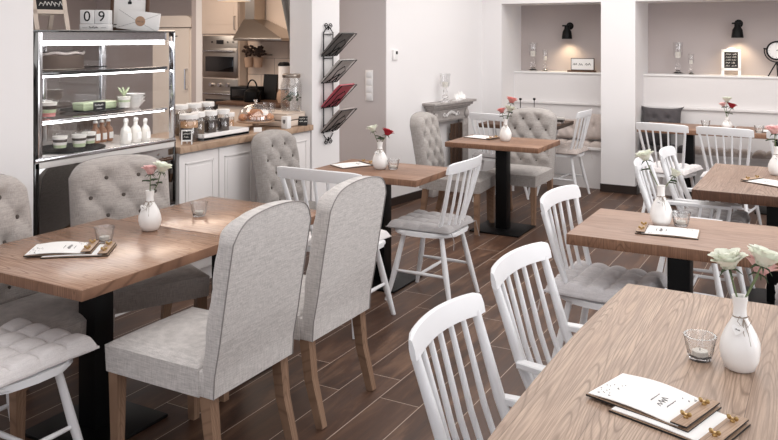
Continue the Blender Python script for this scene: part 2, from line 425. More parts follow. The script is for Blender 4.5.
# tiled splashback, warm white tiles
w = NT('kitchen_tiles'); tcn = w.n('ShaderNodeTexCoord').outputs['Object']
xx, yy, zz = w.n('ShaderNodeSeparateXYZ', ins={0: tcn}).outputs
bk = w.n('ShaderNodeTexBrick', ins={'Vector': w.n('ShaderNodeCombineXYZ', ins={0: xx, 1: zz, 2: 0.}).outputs[0], 'Color1': lin((226, 208, 192))+(1,), 'Color2': lin((218, 198, 182))+(1,), 'Mortar': lin((170, 150, 136))+(1,), 'Scale': 1., 'Mortar Size': .004, 'Brick Width': .4, 'Row Height': .2})
w.put(w.b, 'Base Color', bk.outputs[0]); w.put(w.b, 'Roughness', .25); M['tiles'] = w.m
b = NB(); bb(b, -6.2, -4.75, 7.635, 7.652, .9, 1.64); struct('trim_5', b, 'tiles')
print('room done')

# ------------------------------------------------------------------ upholstered chair (faces local +Y)
BUT = []
for r_, z in enumerate((.93, .83, .73, .63, .53)):
    for x in ((-.078, .078) if r_ % 2 == 0 else (-.156, 0, .156)): BUT.append((x, z))
def ztop(s): return 1.035-.038*abs(s)**2-.065*abs(s)**8
def backline(z): return -.185-.10*max(0, (z-.45)/.6)**1.1       # front face of the backrest
def make_upholstered():
    t = thing('upholstered_chair', 'x', 'chair')
    W_ = .238; z0 = .37
    def puff(x, z):
        dmin = min(math.hypot((x-bx), (z-bz)) for bx, bz in BUT)
        a = (x/.156+(z-.93)/.2+.5)*PI; c_ = (x/.156-(z-.93)/.2+.5)*PI
        d = (abs(sin(a))*abs(sin(c_)))
        h = .022*(1-math.exp(-(dmin/.032)**2))+.013*min(1, d*1.3)**.5
        return h
    def ff(u, v):
        s = u*2-1; zt = ztop(s); z = z0+(zt-z0)*v; x = s*W_
        ed = max(abs(s)**14, max(0, (v-.93)/.07)**2 if v > .93 else 0)
        k = min(1, max(0, (z-.50)/.05))
        y = backline(z)-.030+puff(x, z)*k*(1-ed)+(1-k)*.015-.018*ed
        return (x*(1-.01*ed), y, z)
    def fb(u, v):
        s = u*2-1; zt = ztop(s); z = z0+(zt-z0)*v
        return (s*W_, backline(z)-.098+.012*max(0, 1-v*3), z)
    b = NB(); closed_pair(b, 44, 60, ff, fb); bk = obj('backrest', b, 'fabric', t, ang=50)
    b = NB()
    tube(b, [(-W_, fb(0, v)[1]-.001, fb(0, v)[2]) for v in [i/14 for i in range(15)]]+[(fb(u, 1)[0], fb(u, 1)[1]-.001, fb(u, 1)[2]) for u in [i/24 for i in range(1, 24)]]+[(W_, fb(1, v)[1]-.001, fb(1, v)[2]) for v in [1-i/14 for i in range(15)]], .0026, 6)
    obj('piping', b, 'piping', bk)
    for (x, z) in BUT:
        b = NB(); sph(b, (x, backline(z)-.026, z), .011, (1, .6, 1), 8); obj('button', b, 'button', bk)
    def sf(u, v):
        x = (u*2-1)*.243; y = -.20+.475*v
        e = max(abs(u*2-1)**8, abs(v*2-1)**8)
        return (x, y, .49+.012*(1-(u*2-1)**2)*(1-(v*2-1)**2)-.022*e)
    def sb(u, v):
        x = (u*2-1)*.24; y = -.205+.475*v
        return (x, y, .365)
    b = NB(); closed_pair(b, 20, 20, sf, sb); bmesh.ops.bevel(b, geom=[e for e in b.edges if len(e.link_faces) == 2 and e.calc_face_angle(0) > .9], offset=.012, segments=3, affect='EDGES')
    bb(b, -.236, .236, -.262, -.19, .366, .46, bev=.006)
    obj('seat', b, 'fabric', t, ang=60)
    for sx in (-1, 1):
        b = NB(); tube(b, [(sx*.212, .238, .37), (sx*.212, .238, .0)], [.024, .017], 4, sq=True); obj('leg', b, 'oakleg', t, smooth=False)
        b = NB(); tube(b, [(sx*.210, -.225, .37), (sx*.210, -.245, .2), (sx*.210, -.30, .0)], [.024, .021, .017], 4, sq=True); obj('leg', b, 'oakleg', t, smooth=False)
    return t
def recloth(root, a, b_):
    for o in [root]+list(root.children_recursive):
        if o.type == 'MESH' and o.data.materials[0] == M['fabric']: setmat(o, a)
        elif o.type == 'MESH' and o.data.materials[0] == M['button']: setmat(o, b_)
uph = make_upholstered(); used = []
G = 'upholstered high-back chairs'
UP = [((-2.2, 2.42), 90, 'nearest high-back linen chair, its plain back filling the centre left'),
      ((-2.2, 3.04), 90, 'high-back linen chair with plain back, second along the long table'),
      ((-3.03, 2.24), -90, 'button-tufted linen chair at far left against the white wall'),
      ((-3.11, 2.96), -116, 'button-tufted linen chair standing before the glass pastry case'),
      ((-3.2, 4.63), -92, 'button-tufted grey chair in front of the white counter cabinets'),
      ((-2.86, 6.40), -86, 'button-tufted chair in front of the grey mantel, at left side of a table'),
      ((-2.49, 6.95), 180, 'button-tufted chair facing us behind the small far table with coral roses')]
SCL = {(-2.2, 2.42): (1, 1, 1), (-2.2, 3.04): (1, 1, 1), (-3.03, 2.24): (1, 1, 1), (-3.11, 2.96): (1.1, 1, .975), (-3.2, 4.63): (.9, 1, .95)}
UPO = []
for (p, rz, lab) in UP: UPO.append(first_or_dup(uph, used, (p[0], p[1], 0), rz, lab, G, SCL.get(p, (.97, 1, .95))))
for k in (2, 3): recloth(UPO[k], 'fabric_m', 'button_t')
for k in (4, 5, 6): recloth(UPO[k], 'fabric_t', 'button_t')

# ------------------------------------------------------------------ white spindle chair (faces local +Y)
def crest_bm(W, h, zt, yb, curve=.045, th=.02):
    b = NB(); rings = []
    N = 16
    for i in range(N+1):
        s = i/N*2-1; x = s*W/2
        e = abs(s)**20
        y = yb+curve*s*s
        zt_ = zt-.008*s*s-.007*e; zb_ = zt-h+.008*(1-s*s)+.004*e
        t_ = th*(1-.25*e); lean = .16*(zt_-zb_)
        q = [(t_/2, zb_), (t_/2+.001, (zb_+zt_)/2), (t_/2-.003, zt_-.004), (0, zt_), (-t_/2+.003, zt_-.004), (-t_/2-.001, (zb_+zt_)/2), (-t_/2, zb_), (0, zb_-.003)]
        rings.append([b.verts.new((x, y+dy-.22*(zz-zb_), zz)) for dy, zz in q])
    for a, c in zip(rings, rings[1:]):
        for k in range(8): b.faces.new((a[k], a[(k+1) % 8], c[(k+1) % 8], c[k]))
    b.faces.new(rings[0]); b.faces.new(rings[-1][::-1])
    return b
def pad_bm(w, d, th, n=4, m=4, z=.452, seed=1, y0=0):
    rr = random.Random(seed); b = NB()
    ph = rr.uniform(-.2, .2)
    def h(u, v):
        a = abs(sin(PI*n*u)); c = abs(sin(PI*m*v))
        return (a*c)**.42
    def edge(u, v): return min(1, min(u, 1-u, v, 1-v)/.05)
    def top(u, v):
        k = edge(u, v); r_ = 1+.02*sin(9*u+ph)*sin(7*v)+.016*(abs(sin(PI*n*u))+abs(sin(PI*m*v)))
        x = (u-.5)*w*r_*(1-.07*(1-v)); y = (v-.5)*d*r_+y0
        c = (abs(2*u-1)*abs(2*v-1))**6; x *= 1+.035*c; y = y0+(y-y0)*(1+.035*c)
        return (x, y, z+th*.48+(th*.52)*(h(u, v)*.62+.38)*math.sqrt(k)-th*.3*(1-k))
    def bot(u, v):
        x, y, _ = top(u, v); k = edge(u, v)
        return (x, y, z+th*.30*(1-math.sqrt(k)))
    closed_pair(b, 44, 44, top, bot)
    return b
def make_spindle(arms=False):
    t = thing('spindle_armchair' if arms else 'spindle_chair', 'x', 'chair')
    # seat
    W_ = .46 if arms else .43
    b = NB(); pts = []
    for i in range(40):
        a = 2*PI*i/40; ca, sa = cos(a), sin(a)
        n_ = 4.2
        r = 1/((abs(ca)**n_+abs(sa)**n_)**(1/n_))
        x = ca*r*W_/2; y = sa*r*.205
        if y < 0: x *= 1-.16*(-y/.205)
        pts.append((x, y))
    prism(b, pts, .424, .452, 'z')
    bmesh.ops.bevel(b, geom=[e for e in b.edges if abs(e.verts[0].co.z-e.verts[1].co.z) < 1e-4], offset=.009, segments=3, affect='EDGES')
    obj('seat', b, 'chair_white', t)
    for sx in (-1, 1):
        for sy in (-1, 1):
            b = NB(); tube(b, [(sx*.145, sy*.13, .425), (sx*.18, sy*.175, .2), (sx*.212, sy*.222, 0)], [.0145, .0185, .0125], 12); obj('leg', b, 'chair_white', t)
    for sx in (-1, 1):
        b = NB(); tube(b, [(sx*.183, -.178, .19), (sx*.183, 0, .19), (sx*.183, .178, .19)], [.008, .0115, .008], 10); obj('stretcher', b, 'chair_white', t)
    b = NB(); tube(b, [(-.183, .0, .19), (0, 0, .19), (.183, 0, .19)], [.008, .0115, .008], 10); obj('stretcher', b, 'chair_white', t)
    zt = .905 if not arms else .92; hh = .076 if not arms else .070; CW = .51 if not arms else .45
    yb = -.262 if not arms else -.305; curve = .045 if not arms else .034
    obj('crest_rail', crest_bm(CW, hh, zt, yb, curve, .021), 'chair_white', t)
    K = 7
    for i in range(K):
        s = (i/(K-1)*2-1)
        out = abs(s) > .99
        xb = s*(W_/2-.055); yb0 = -.172+.055*s*s
        xt = s*(CW/2-.028); yt = yb+curve*(xt/(CW/2))**2-.004
        r0, r1 = ((.013, .0125) if out else (.0085, .0085))
        if arms and out: r0, r1 = .018, .014
        b = NB(); tube(b, [(xb, yb0, .44), (xb*.5+xt*.5, (yb0+yt)/2-.003, .63), (xt, yt, zt-hh+.012)], [r0, (r0+r1)/2+.001, r1], 10)
        obj('back_post' if out else 'spindle', b, 'chair_white', t)
    if arms:
        for sx in (-1, 1):
            b = NB(); x0 = sx*.198
            rings = []
            for i in range(9):
                f = i/8; y = -.20+.39*f; w2 = .018+.014*f-(.012 if i == 8 else 0); xx_ = x0+sx*.022*sin(f*PI*.6)
                rings.append([b.verts.new((xx_+dx*w2, y, .622+dz*.011)) for dx, dz in ((-1, -.7), (-.8, -1), (.8, -1), (1, -.7), (1, .7), (.8, 1), (-.8, 1), (-1, .7))])
            for a, c in zip(rings, rings[1:]):
                for k in range(8): b.faces.new((a[k], a[(k+1) % 8], c[(k+1) % 8], c[k]))
            b.faces.new(rings[0]); b.faces.new(rings[-1][::-1])
            ar = obj('armrest', b, 'chair_white', t)
            b = NB(); tube(b, [(sx*.195, .10, .44), (sx*.212, .125, .615)], [.013, .011], 10); obj('arm_post', b, 'chair_white', ar)
            b = NB(); tube(b, [(sx*.19, .0, .44), (sx*.208, .02, .615)], [.008, .008], 8); obj('arm_spindle', b, 'chair_white', ar)
    return t
spin = make_spindle(); used = []
G = 'white spindle-back chairs'
SP = [((-2.70, 1.89), 0, 'white spindle chair at bottom left corner, only its padded seat in view'),
      ((-2.535, 3.97), 0, 'white spindle chair with back to us between the two middle tables'),
      ((-2.24, 4.61), 90, 'white spindle chair with grey cushion, side on in the middle of the room'),
      ((-2.93, 7.60), -8, 'white spindle chair far back beside the grey mantel'),
      ((-2.47, 8.20), 88, 'white spindle chair far back just left of the wall pillar'),
      ((-.945, 3.84), -93, 'white spindle chair with tufted cushion left of the table in right middle'),
      ((.06, 4.0), 0, 'white spindle chair at right edge, only a corner of its grey seat pad showing'),
      ((-1.27, 7.50), -10, 'white spindle chair beside the pillar at the far right bench table'),
      ((-.76, 7.43), -8, 'white spindle chair, second from the pillar at the far bench table'),
      ((-.22, 7.40), -6, 'white spindle chair cut by the right edge, at the far bench table')]
SPO = [first_or_dup(spin, used, (p[0], p[1], 0), rz, lab, G, (.9, 1, 1) if p[1] > 7.3 else ((1.12, 1, 1.02) if abs(p[1]-3.97) < .02 else (1, 1, 1))) for (p, rz, lab) in SP]
arm = make_spindle(True); used = []
G = 'white spindle armchairs'
AR = [((-.64, 1.98), -92, 'white spindle armchair nearest us, at lower centre by the big table'),
      ((-.66, 2.61), -95, 'white spindle armchair, second along the left side of the big table'),
      ((-.73, 5.03), -90, 'white spindle armchair behind the vase of white roses, nearer of the pair'),
      ((-.675, 5.53), -90, 'white spindle armchair, farther of the pair left of the thick-topped table')]
ARO = [first_or_dup(arm, used, (p[0], p[1], 0), rz, lab, G, (.93 if p[1] < 2 else 1, 1, 1)) for (p, rz, lab) in AR]

# seat cushions (lie on the chairs: things of their own)
def cushion(c, rz, m, lab, w=.42, d=.42, th=.055, seed=1, n=4, y0=0, z=.452):
    o = obj('seat_cushion', pad_bm(w, d, th, n, n, z=0, seed=seed, y0=y0), m)
    o.location = (c[0], c[1], z); o.rotation_euler = (0, 0, R(rz))
    tag(o, lab, 'cushion', 'tufted seat cushions')
    b = NB()
    for sx in (-1, 1):
        p0 = Vector((sx*w*.42, -d*.47+y0, .018))
        tube(b, [p0, p0+Vector((sx*.02, -.03, .0)), p0+Vector((sx*.012, -.045, -.05)), p0+Vector((sx*.03, -.05, -.10))], .002, 5)
    obj('tie', b, m, o)
    return o
cushion((-2.705, 1.90), 0, 'cush_w', 'thick pale tufted cushion on the bottom left chair', .45, .46, .07, 2, 4, y0=.01)
cushion((-2.535, 3.98), 0, 'cush_w', 'pale cushion on the chair between the two middle tables', seed=3)
cushion((-2.25, 4.61), 90, 'cush_m', 'grey cushion on the side-on chair in mid room', .41, .42, .05, seed=4)
cushion((-2.93, 7.60), -8, 'cush_m', 'grey cushion on the far chair beside the mantel', seed=5)
cushion((-2.47, 8.20), 88, 'cush_b', 'beige-grey cushion on the far chair left of the pillar', seed=6)
cushion((-.94, 3.84), -93, 'cush', 'light grey tufted cushion on the chair left of the right middle table', .45, .46, .072, 7, 5)
cushion((.035, 4.03), 0, 'cush', 'grey cushion at the right edge, partly behind the roses', .54, .44, .06, 8)
cushion((-1.27, 7.50), -10, 'cush_w', 'pale cushion on the chair beside the pillar', seed=9)
cushion((-.76, 7.43), -8, 'cush_w', 'pale cushion on the second chair from the pillar', seed=10)
cushion((-.22, 7.40), -6, 'cush_w', 'pale cushion on the far chair at the right edge', seed=11)
cushion((-.73, 5.03), -90, 'cush_m', 'grey cushion on the nearer armchair of the pair', .41, .40, .07, 12)
cushion((-.675, 5.53), -90, 'cush_m', 'grey cushion on the farther armchair of the pair', .41, .40, .07, 13)

# ------------------------------------------------------------------ tables
def table(x0, x1, y0, y1, m, lab, top=.76, th=.042, col=.1, base=.42, cx=None, cy=None, bow=0, name='pedestal_table', edge='edge'):
    X, Y = (x0+x1)/2, (y0+y1)/2
    t = thing(name, lab, 'table', (X, Y, 0))
    b = NB()
    if bow:
        pts = [(x0-X, y0-Y)]+[(x1-X, y0-Y)]+[(x1-X, y1-Y)]+[(x0-X-bow*sin(PI*i/12), y1-Y-(y1-y0)*i/12) for i in range(0, 12)]
        prism(b, pts, top-th, top, 'z'); bmesh.ops.bevel(b, geom=[e for e in b.edges if abs(e.verts[0].co.z-e.verts[1].co.z) < 1e-4], offset=.004, segments=2, affect='EDGES')
    else: bb(b, x0-X, x1-X, y0-Y, y1-Y, top-th, top, bev=.004)
    o = obj('tabletop', b, m, t)
    o.data.materials.append(M[edge])
    for p in o.data.polygons:
        if abs(p.normal.z) < .5: p.material_index = 1
    dx = (cx-X) if cx is not None else 0; dy = (cy-Y) if cy is not None else 0
    b = NB(); bb(b, dx-col/2, dx+col/2, dy-col/2, dy+col/2, .012, top-th, bev=.002); obj('column', b, 'black', t)
    b = NB(); bb(b, dx-base/2, dx+base/2, dy-base/2, dy+base/2, 0, .014, bev=.003); obj('base_plate', b, 'black', t)
    return t
table(-3.17, -2.34, 1.955, 2.80, 't1', 'wooden table at left with two clipboards, nearer half of the long pair')
table(-3.085, -2.285, 2.803, 3.46, 't1', 'wooden table before the counter, farther half of the long pair')
table(-3.10, -2.28, 4.45, 5.02, 't3', 'brown wooden table in mid room with white and red rose')
table(-2.90, -2.07, 6.20, 6.79, 't3', 'small brown table far back on black pedestal with coral roses', base=.44)
table(-1.07, -.17, 3.60, 4.22, 't5', 'pale wooden table in right middle with vase and one menu', th=.05)
table(-.73, .20, 5.00, 6.10, 't6', 'thick dark-edged wooden table at right, behind the pale one', th=.06, cx=-.30, cy=5.55, col=.12, edge='edge_dark')
table(-.66, .29, 1.30, 2.99, 't7', 'large pale wooden table in the near right corner', th=.045, bow=.03)
table(-1.69, -.86, 8.08, 8.70, 't3', 'far wooden table at the bench beside the pillar', cx=-1.25, cy=8.4)
table(-.84, -.02, 8.08, 8.70, 't3', 'far wooden table at the bench by the right edge', cx=-.43, cy=8.4)
# white-legged table in the left niche
t = thing('side_table', 'dark-topped table with white legs in the left niche', 'table', (-2.8, 8.0, 0))
b = NB(); bb(b, -.4, .4, -.38, .36, .725, .765, bev=.004); obj('tabletop', b, 'darkwood', t)
for sx in (-1, 1):
    for sy in (-1, 1):
        b = NB(); tube(b, [(sx*.26, sy*.26, .725), (sx*.06 if sx > 0 else -.2, sy*.14, .0)], [.02, .014], 10); obj('leg', b, 'chair_white', t)

# ------------------------------------------------------------------ benches along the back wall
b = NB(); bb(b, -3.30, -2.172, 8.70, 8.97, .0, .42); bb(b, -3.30, -2.172, 8.66, 8.975, .42, .45, bev=.004); struct('trim_6', b, 'panel')
b = NB(); bb(b, -1.808, 2.6, 8.70, 8.97, .0, .42); bb(b, -1.808, 2.6, 8.66, 8.975, .42, .45, bev=.004); struct('trim_7', b, 'panel')
def bench_pad(x0, x1, m, lab):
    b = NB()
    n = max(3, int((x1-x0)/.11))
    closed_pair(b, n*10, 24, lambda u, v: (x0+(x1-x0)*u, 8.68+.27*v, .475+.035*(abs(sin(PI*n*u))*abs(sin(PI*2*v)))**.4*min(1, min(u, 1-u, v, 1-v)/.03)), lambda u, v: (x0+(x1-x0)*u, 8.68+.27*v, .451))
    return tag(obj('bench_cushion', b, m), lab, 'cushion', 'long bench cushions')
bench_pad(-3.25, -2.75, 'cush_b', 'beige bench cushion in the left niche, left one')
bench_pad(-2.73, -2.19, 'cush_b', 'beige bench cushion in the left niche next to the pillar')
bench_pad(-1.78, -1.32, 'cush_d', 'dark bench cushion under the table beside the pillar')
bench_pad(-1.30, -.72, 'cush_b', 'beige bench cushion at the far right bench, middle one')
bench_pad(-.70, .10, 'cush_b', 'beige bench cushion at the far right bench, at right edge')
def pillow(c, w, h, d, m, lab, rx=75, rz=0, ears=.06, dent=True, group=None):
    b = NB()
    def f(sg):
        def g(u, v):
            x = u*2-1; z = v*2-1
            k = (1-abs(x)**3.2)*(1-abs(z)**3.2)
            ex = 1-.10*(1-abs(z)**4)*abs(x)**2+ears*abs(x*z)**5; ez = 1-.16*(1-abs(x)**4)*abs(z)**2+ears*abs(x*z)**5
            y = d/2*max(0, k)**.5
            if dent:
                for bx in (-.35, .35): y -= .6*d/2*math.exp(-(((x-bx)/.14)**2+((z-.0)/.2)**2))
                y *= 1-.18*abs(sin(7*x+3*z))
            return (x*w/2*ex, sg*y, z*h/2*ez)
        return g
    closed_pair(b, 30, 20, f(1), f(-1))
    o = obj('pillow', b, m); o.location = c; o.rotation_euler = (R(rx-90), 0, R(rz))
    return tag(o, lab, 'pillow', group)
pillow((-1.60, 8.86, .785), .44, .26, .12, 'cush_d', 'charcoal buttoned pillow leaning on the bench back beside the pillar')
pillow((-1.66, 8.84, .60), .36, .24, .12, 'cush_d', 'charcoal pillow on the bench below the buttoned one', dent=False)
pillow((-2.26, 8.84, .66), .30, .34, .12, 'cush_b', 'small beige pillow on the bench just left of the pillar', dent=True)
pillow((-2.62, 8.86, .62), .38, .26, .12, 'cush_b', 'beige pillow behind the far spindle chair', dent=True)
print('furniture done')

# ------------------------------------------------------------------ flowers and table things
def petal(bm, c, ax, ang, tilt, L, W_, cup):
    """one curved petal starting at c around axis ax"""
    q = rot_to(ax) @ Matrix.Rotation(ang, 4, 'Z')
    def f(u, v):
        a = (u-.5)*2; w_ = W_*math.sin(PI*min(1, .12+.74*v))**.6
        r = .15*L+L*v*sin(tilt+cup*v); z = L*v*cos(tilt*.6+cup*.3*v)
        r -= .28*W_*a*a
        if v > .85: r += .10*L*(v-.85)/.15
        return Vector(c)+q.to_3x3() @ Vector((r, a*w_*.5, z))
    def g(u, v): 
        p = f(u, v); return p-(q.to_3x3() @ Vector((.0007, 0, .0004)))
    closed_pair(bm, 6, 6, f, g)
def rose(base, head, s, m, lab, group=None, open_=.5, leaves=2, seed=1, mid=None):
    """stem from base to head (world points), bloom of size s"""
    rr = random.Random(seed)
    t = thing('rose', lab, 'rose', base, 0, group)
    h = Vector(head)-Vector(base)
    ax = (Vector((h.x, h.y, h.z)).normalized()+Vector((0, 0, .5))).normalized()
    b = NB(); mid = h*.5+Vector((rr.uniform(-.006, .006), rr.uniform(-.006, .006), 0))
    tube(b, [(0, 0, 0), mid, h], .0024 if s > .03 else .002, 6); obj('stem', b, 'stem', t)
    b = NB()
    sph(b, h+ax*s*.50, s*.40, (1, 1, 1.2), 12, rot_to(ax))
    for layer, (n, tilt, L, W_, cup) in enumerate(((3, .18, 1.05, .9, .10), (4, .34+.1*open_, 1.10, 1.05, .12), (5, .50+.2*open_, 1.12, 1.15, .22), (5, .72+.35*open_, 1.05, 1.15, .40))):
        for k in range(n): petal(b, h, ax, 2*PI*(k+layer*.37)/n+rr.uniform(-.15, .15), tilt+rr.uniform(-.06, .08), L*s, W_*s, cup)
    obj('bloom', b, m, t, ang=70)
    b = NB()
    for k in range(5):
        a = 2*PI*k/5; q = rot_to(ax).to_3x3()
        tube(b, [h, h+q @ Vector((cos(a)*s*.45, sin(a)*s*.45, -s*.10)), h+q @ Vector((cos(a)*s*.75, sin(a)*s*.75, -s*.42))], [s*.07, s*.06, .0005], 5)
    obj('sepals', b, 'green', t)
    for k in range(leaves):
        b = NB(); p = h*rr.uniform(.45, .72); a = rr.uniform(0, 2*PI); L = s*1.15
        d = Vector((cos(a), sin(a), rr.uniform(-.1, .35))).normalized(); sd = d.cross(Vector((0, 0, 1))).normalized(); n_ = sd.cross(d)
        def f(o_):
            return lambda u, v: p+d*(v*L)+sd*((u-.5)*L*.55*math.sin(PI*min(1, max(0.001, v)))**.8)+n_*(.12*L*abs(u-.5)*2-.2*L*v*v+o_)
        closed_pair(b, 4, 7, f(0), f(-.0008)); obj('leaf', b, 'green', t, ang=60)
    return t
def vase_mesh(h=.17, r=.05, twist=True):
    b = NB(); prof = [(.0, 0), (.55, 0), (.72, .02), (.93, .14), (1.0, .26), (.96, .38), (.80, .50), (.60, .60), (.42, .68), (.34, .75), (.32, .84), (.36, .93), (.40, 1.0), (.33, 1.0), (.27, .92), (.24, .80), (.0, .79)]
    n = 40
    def f(k, z):
        if not twist: return 1
        zz = z/h; amp = .030*max(0, 1-abs(zz-.35)/.38)
        return 1+amp*sin(5*(2*PI*k/n)+zz*7)
    lathe(b, [(a*r, z*h) for a, z in prof], n=n, caps=False, f=f)
    return b
def vase(c, lab, h=.17, r=.05, heart=True, rz=0):
    t = thing('bud_vase', lab, 'vase', c, rz, 'white ceramic bud vases')
    bo = obj('vase_body', vase_mesh(h, r), 'ceramic', t, ang=80)
    b = NB(); rn = .36*r
    tube(b, [(rn*cos(a)*1.08, rn*sin(a)*1.08, h*.73) for a in [2*PI*k/16 for k in range(17)]], .0015, 5, caps=False)
    for s_ in (-1, 1):
        tube(b, [(s_*.004, -rn, h*.73), (s_*.012, -rn-.006, h*.76), (s_*.019, -rn-.010, h*.70), (s_*.008, -rn-.012, h*.62), (0, -rn-.004, h*.72)], .0011, 5)
        tube(b, [(0, -rn-.003, h*.72), (s_*.006, -rn-.018, h*.55), (s_*.004+.004, -rn-.03, h*.40)], .0009, 5)
    obj('twine', b, 'twine', t)
    if heart:
        b = NB(); pts = []
        for k in range(24):
            a = 2*PI*k/24; pts.append((.0155*sin(a)**3*1.05, .0010*(13*cos(a)-5*cos(2*a)-2*cos(3*a)-cos(4*a))))
        prism(b, pts, -.002, .002, 'y'); bmesh.ops.bevel(b, geom=[e for e in b.edges if abs(e.verts[0].co.y-e.verts[1].co.y) < 1e-6], offset=.001, segments=2, affect='EDGES')
        ho = obj('heart_tag', b, 'ceramic', t); ho.location = (-r*.42, -r*.66, h*.60); ho.rotation_euler = (R(-14), R(12), R(-20))
        b = NB(); scribble(b, -.006, .006, 0, .004, lambda x, z: (x, -.0026, z-.002), 1, 5, .0005); obj('writing', b, 'inkb', ho)
    return t
def zf(x): return x
VS = [((-2.791, 2.721), 'white bud vase with heart tag between the two halves of the long table', .185, .052),
      ((-2.696, 4.725), 'white bud vase on the brown mid-room table', .185, .052),
      ((-2.465, 6.503), 'white bud vase on the small far table with coral roses', .19, .052),
      ((-.72, 3.984), 'white bud vase with heart tag on the pale right middle table', .19, .052),
      ((-.221, 2.369), 'large white bud vase with twine bow on the near table', .20, .052),
      ((-.90, 8.40), 'tiny white vase on the far bench table', .12, .05),
      ((-.318, 5.776), 'white vase at the right edge on the thick-topped table', .185, .052)]
for (p, lab, h, r) in VS: vase((p[0], p[1], .76), lab, h, r, rz=29)
# roses: (vase index, head offset (x, y, z above table), size, material, label)
ca, sa = cos(R(29)), sin(R(29))
def ro(vi, dx, dz, s, m, lab, dy=0, **k):
    (x, y), _, h, r = VS[vi]
    rose((x, y, .76+h*.82), (x+dx*ca-dy*sa, y+dx*sa+dy*ca, .76+dz), s, m, lab, 'roses in bud vases', **k)
ro(0, .002, .262, .036, 'rose_p', 'pink rose in the vase on the long left table', seed=1, open_=.2)
ro(0, .052, .272, .040, 'rose_w', 'white rose beside the pink one on the long left table', seed=2, open_=.4, leaves=3)
ro(1, -.046, .258, .036, 'rose_w', 'white rose on the brown mid-room table', seed=3, leaves=2, open_=.5)
ro(1, .046, .232, .038, 'rose_r', 'red rose on the brown mid-room table', seed=4, leaves=3, open_=.7)
ro(2, .05, .33, .045, 'rose_c', 'coral rose, highest one on the small far table', seed=5, leaves=2, open_=.6)
ro(2, .035, .255, .045, 'rose_w', 'white rose in the middle of the far table vase', seed=6, leaves=2, open_=.8)
ro(2, -.03, .245, .036, 'rose_c', 'smaller coral rose leaning left on the far table', seed=7, leaves=2)
ro(3, -.072, .312, .040, 'rose_w', 'white rose leaning left in front of the pair of armchairs', seed=8, leaves=1, open_=.3)
ro(3, .062, .235, .030, 'rose_w', 'small greenish bud leaning right in front of the pair of armchairs', seed=9, leaves=3, open_=.1)
ro(4, -.030, .275, .043, 'rose_w', 'large open white rose at left of the near vase', seed=10, leaves=0, open_=.75)
ro(4, .055, .285, .043, 'rose_w', 'large white rose at right of the near vase, above the pink one', dy=-.01, seed=11, leaves=0, open_=.8)
ro(4, .062, .255, .038, 'rose_p', 'pink rose tucked under the white one in the near vase', dy=.02, seed=12, leaves=0, open_=.9)
ro(5, .0, .265, .043, 'rose_w', 'white rose on the far bench table', seed=13, leaves=2, open_=.7)
ro(5, .042, .205, .043, 'rose_r', 'red rose on the far bench table', seed=14, leaves=2, open_=.7)
ro(5, -.035, .22, .035, 'rose_p', 'small pink rose on the far bench table', seed=15, leaves=1)
ro(6, -.015, .27, .05, 'rose_p', 'pink rose at the right edge on the thick-topped table', seed=16, leaves=2, open_=.8)

def tealight(c, lab, r=.041, h=.068, n=18):
    t = thing('tealight_holder', lab, 'candle holder', c, 0, 'cut glass tealight holders')
    b = NB()
    def f(k, z): return 1.0+(.055 if (k+int(z/h*4+.01)) % 2 else -.03)
    lathe(b, [(0, .0), (r*.66, .0), (r*.70, .004), (r*.80, h*.25), (r*.88, h*.5), (r*.95, h*.75), (r*1.05, h), (r*.93, h), (r*.84, h*.75), (r*.78, h*.5), (r*.70, h*.25), (r*.6, .009), (0, .009)], n=n*2, caps=False, f=f)
    obj('glass_cup', b, 'cutglass', t, ang=8)
    b = NB(); lathe(b, [(0, .010), (r*.52, .010), (r*.52, .026), (0, .026)], n=16, caps=False); cn = obj('tealight', b, 'wax', t)
    b = NB(); tube(b, [(0, 0, .026), (0, 0, .032)], .0012, 5); obj('wick', b, 'inkb', cn)
    return t
for (x, y, lab) in ((-2.804, 2.465, 'cut glass tealight holder beside the clipboards on the left table'), (-2.791, 3.052, 'cut glass tealight holder on the far half of the long left table'),
                    (-2.615, 4.764, 'cut glass tealight holder on the brown mid-room table'), (-.633, 4.01, 'cut glass tealight holder beside the vase on the pale right middle table'),
                    (-.326, 2.387, 'cut glass tealight holder beside the big vase on the near table'),
                    (-1.10, 8.44, 'tealight holder on the far bench table nearest the pillar'), (-.60, 8.20, 'tealight holder at the right on the far bench table')):
    tealight((x, y, .76), lab)

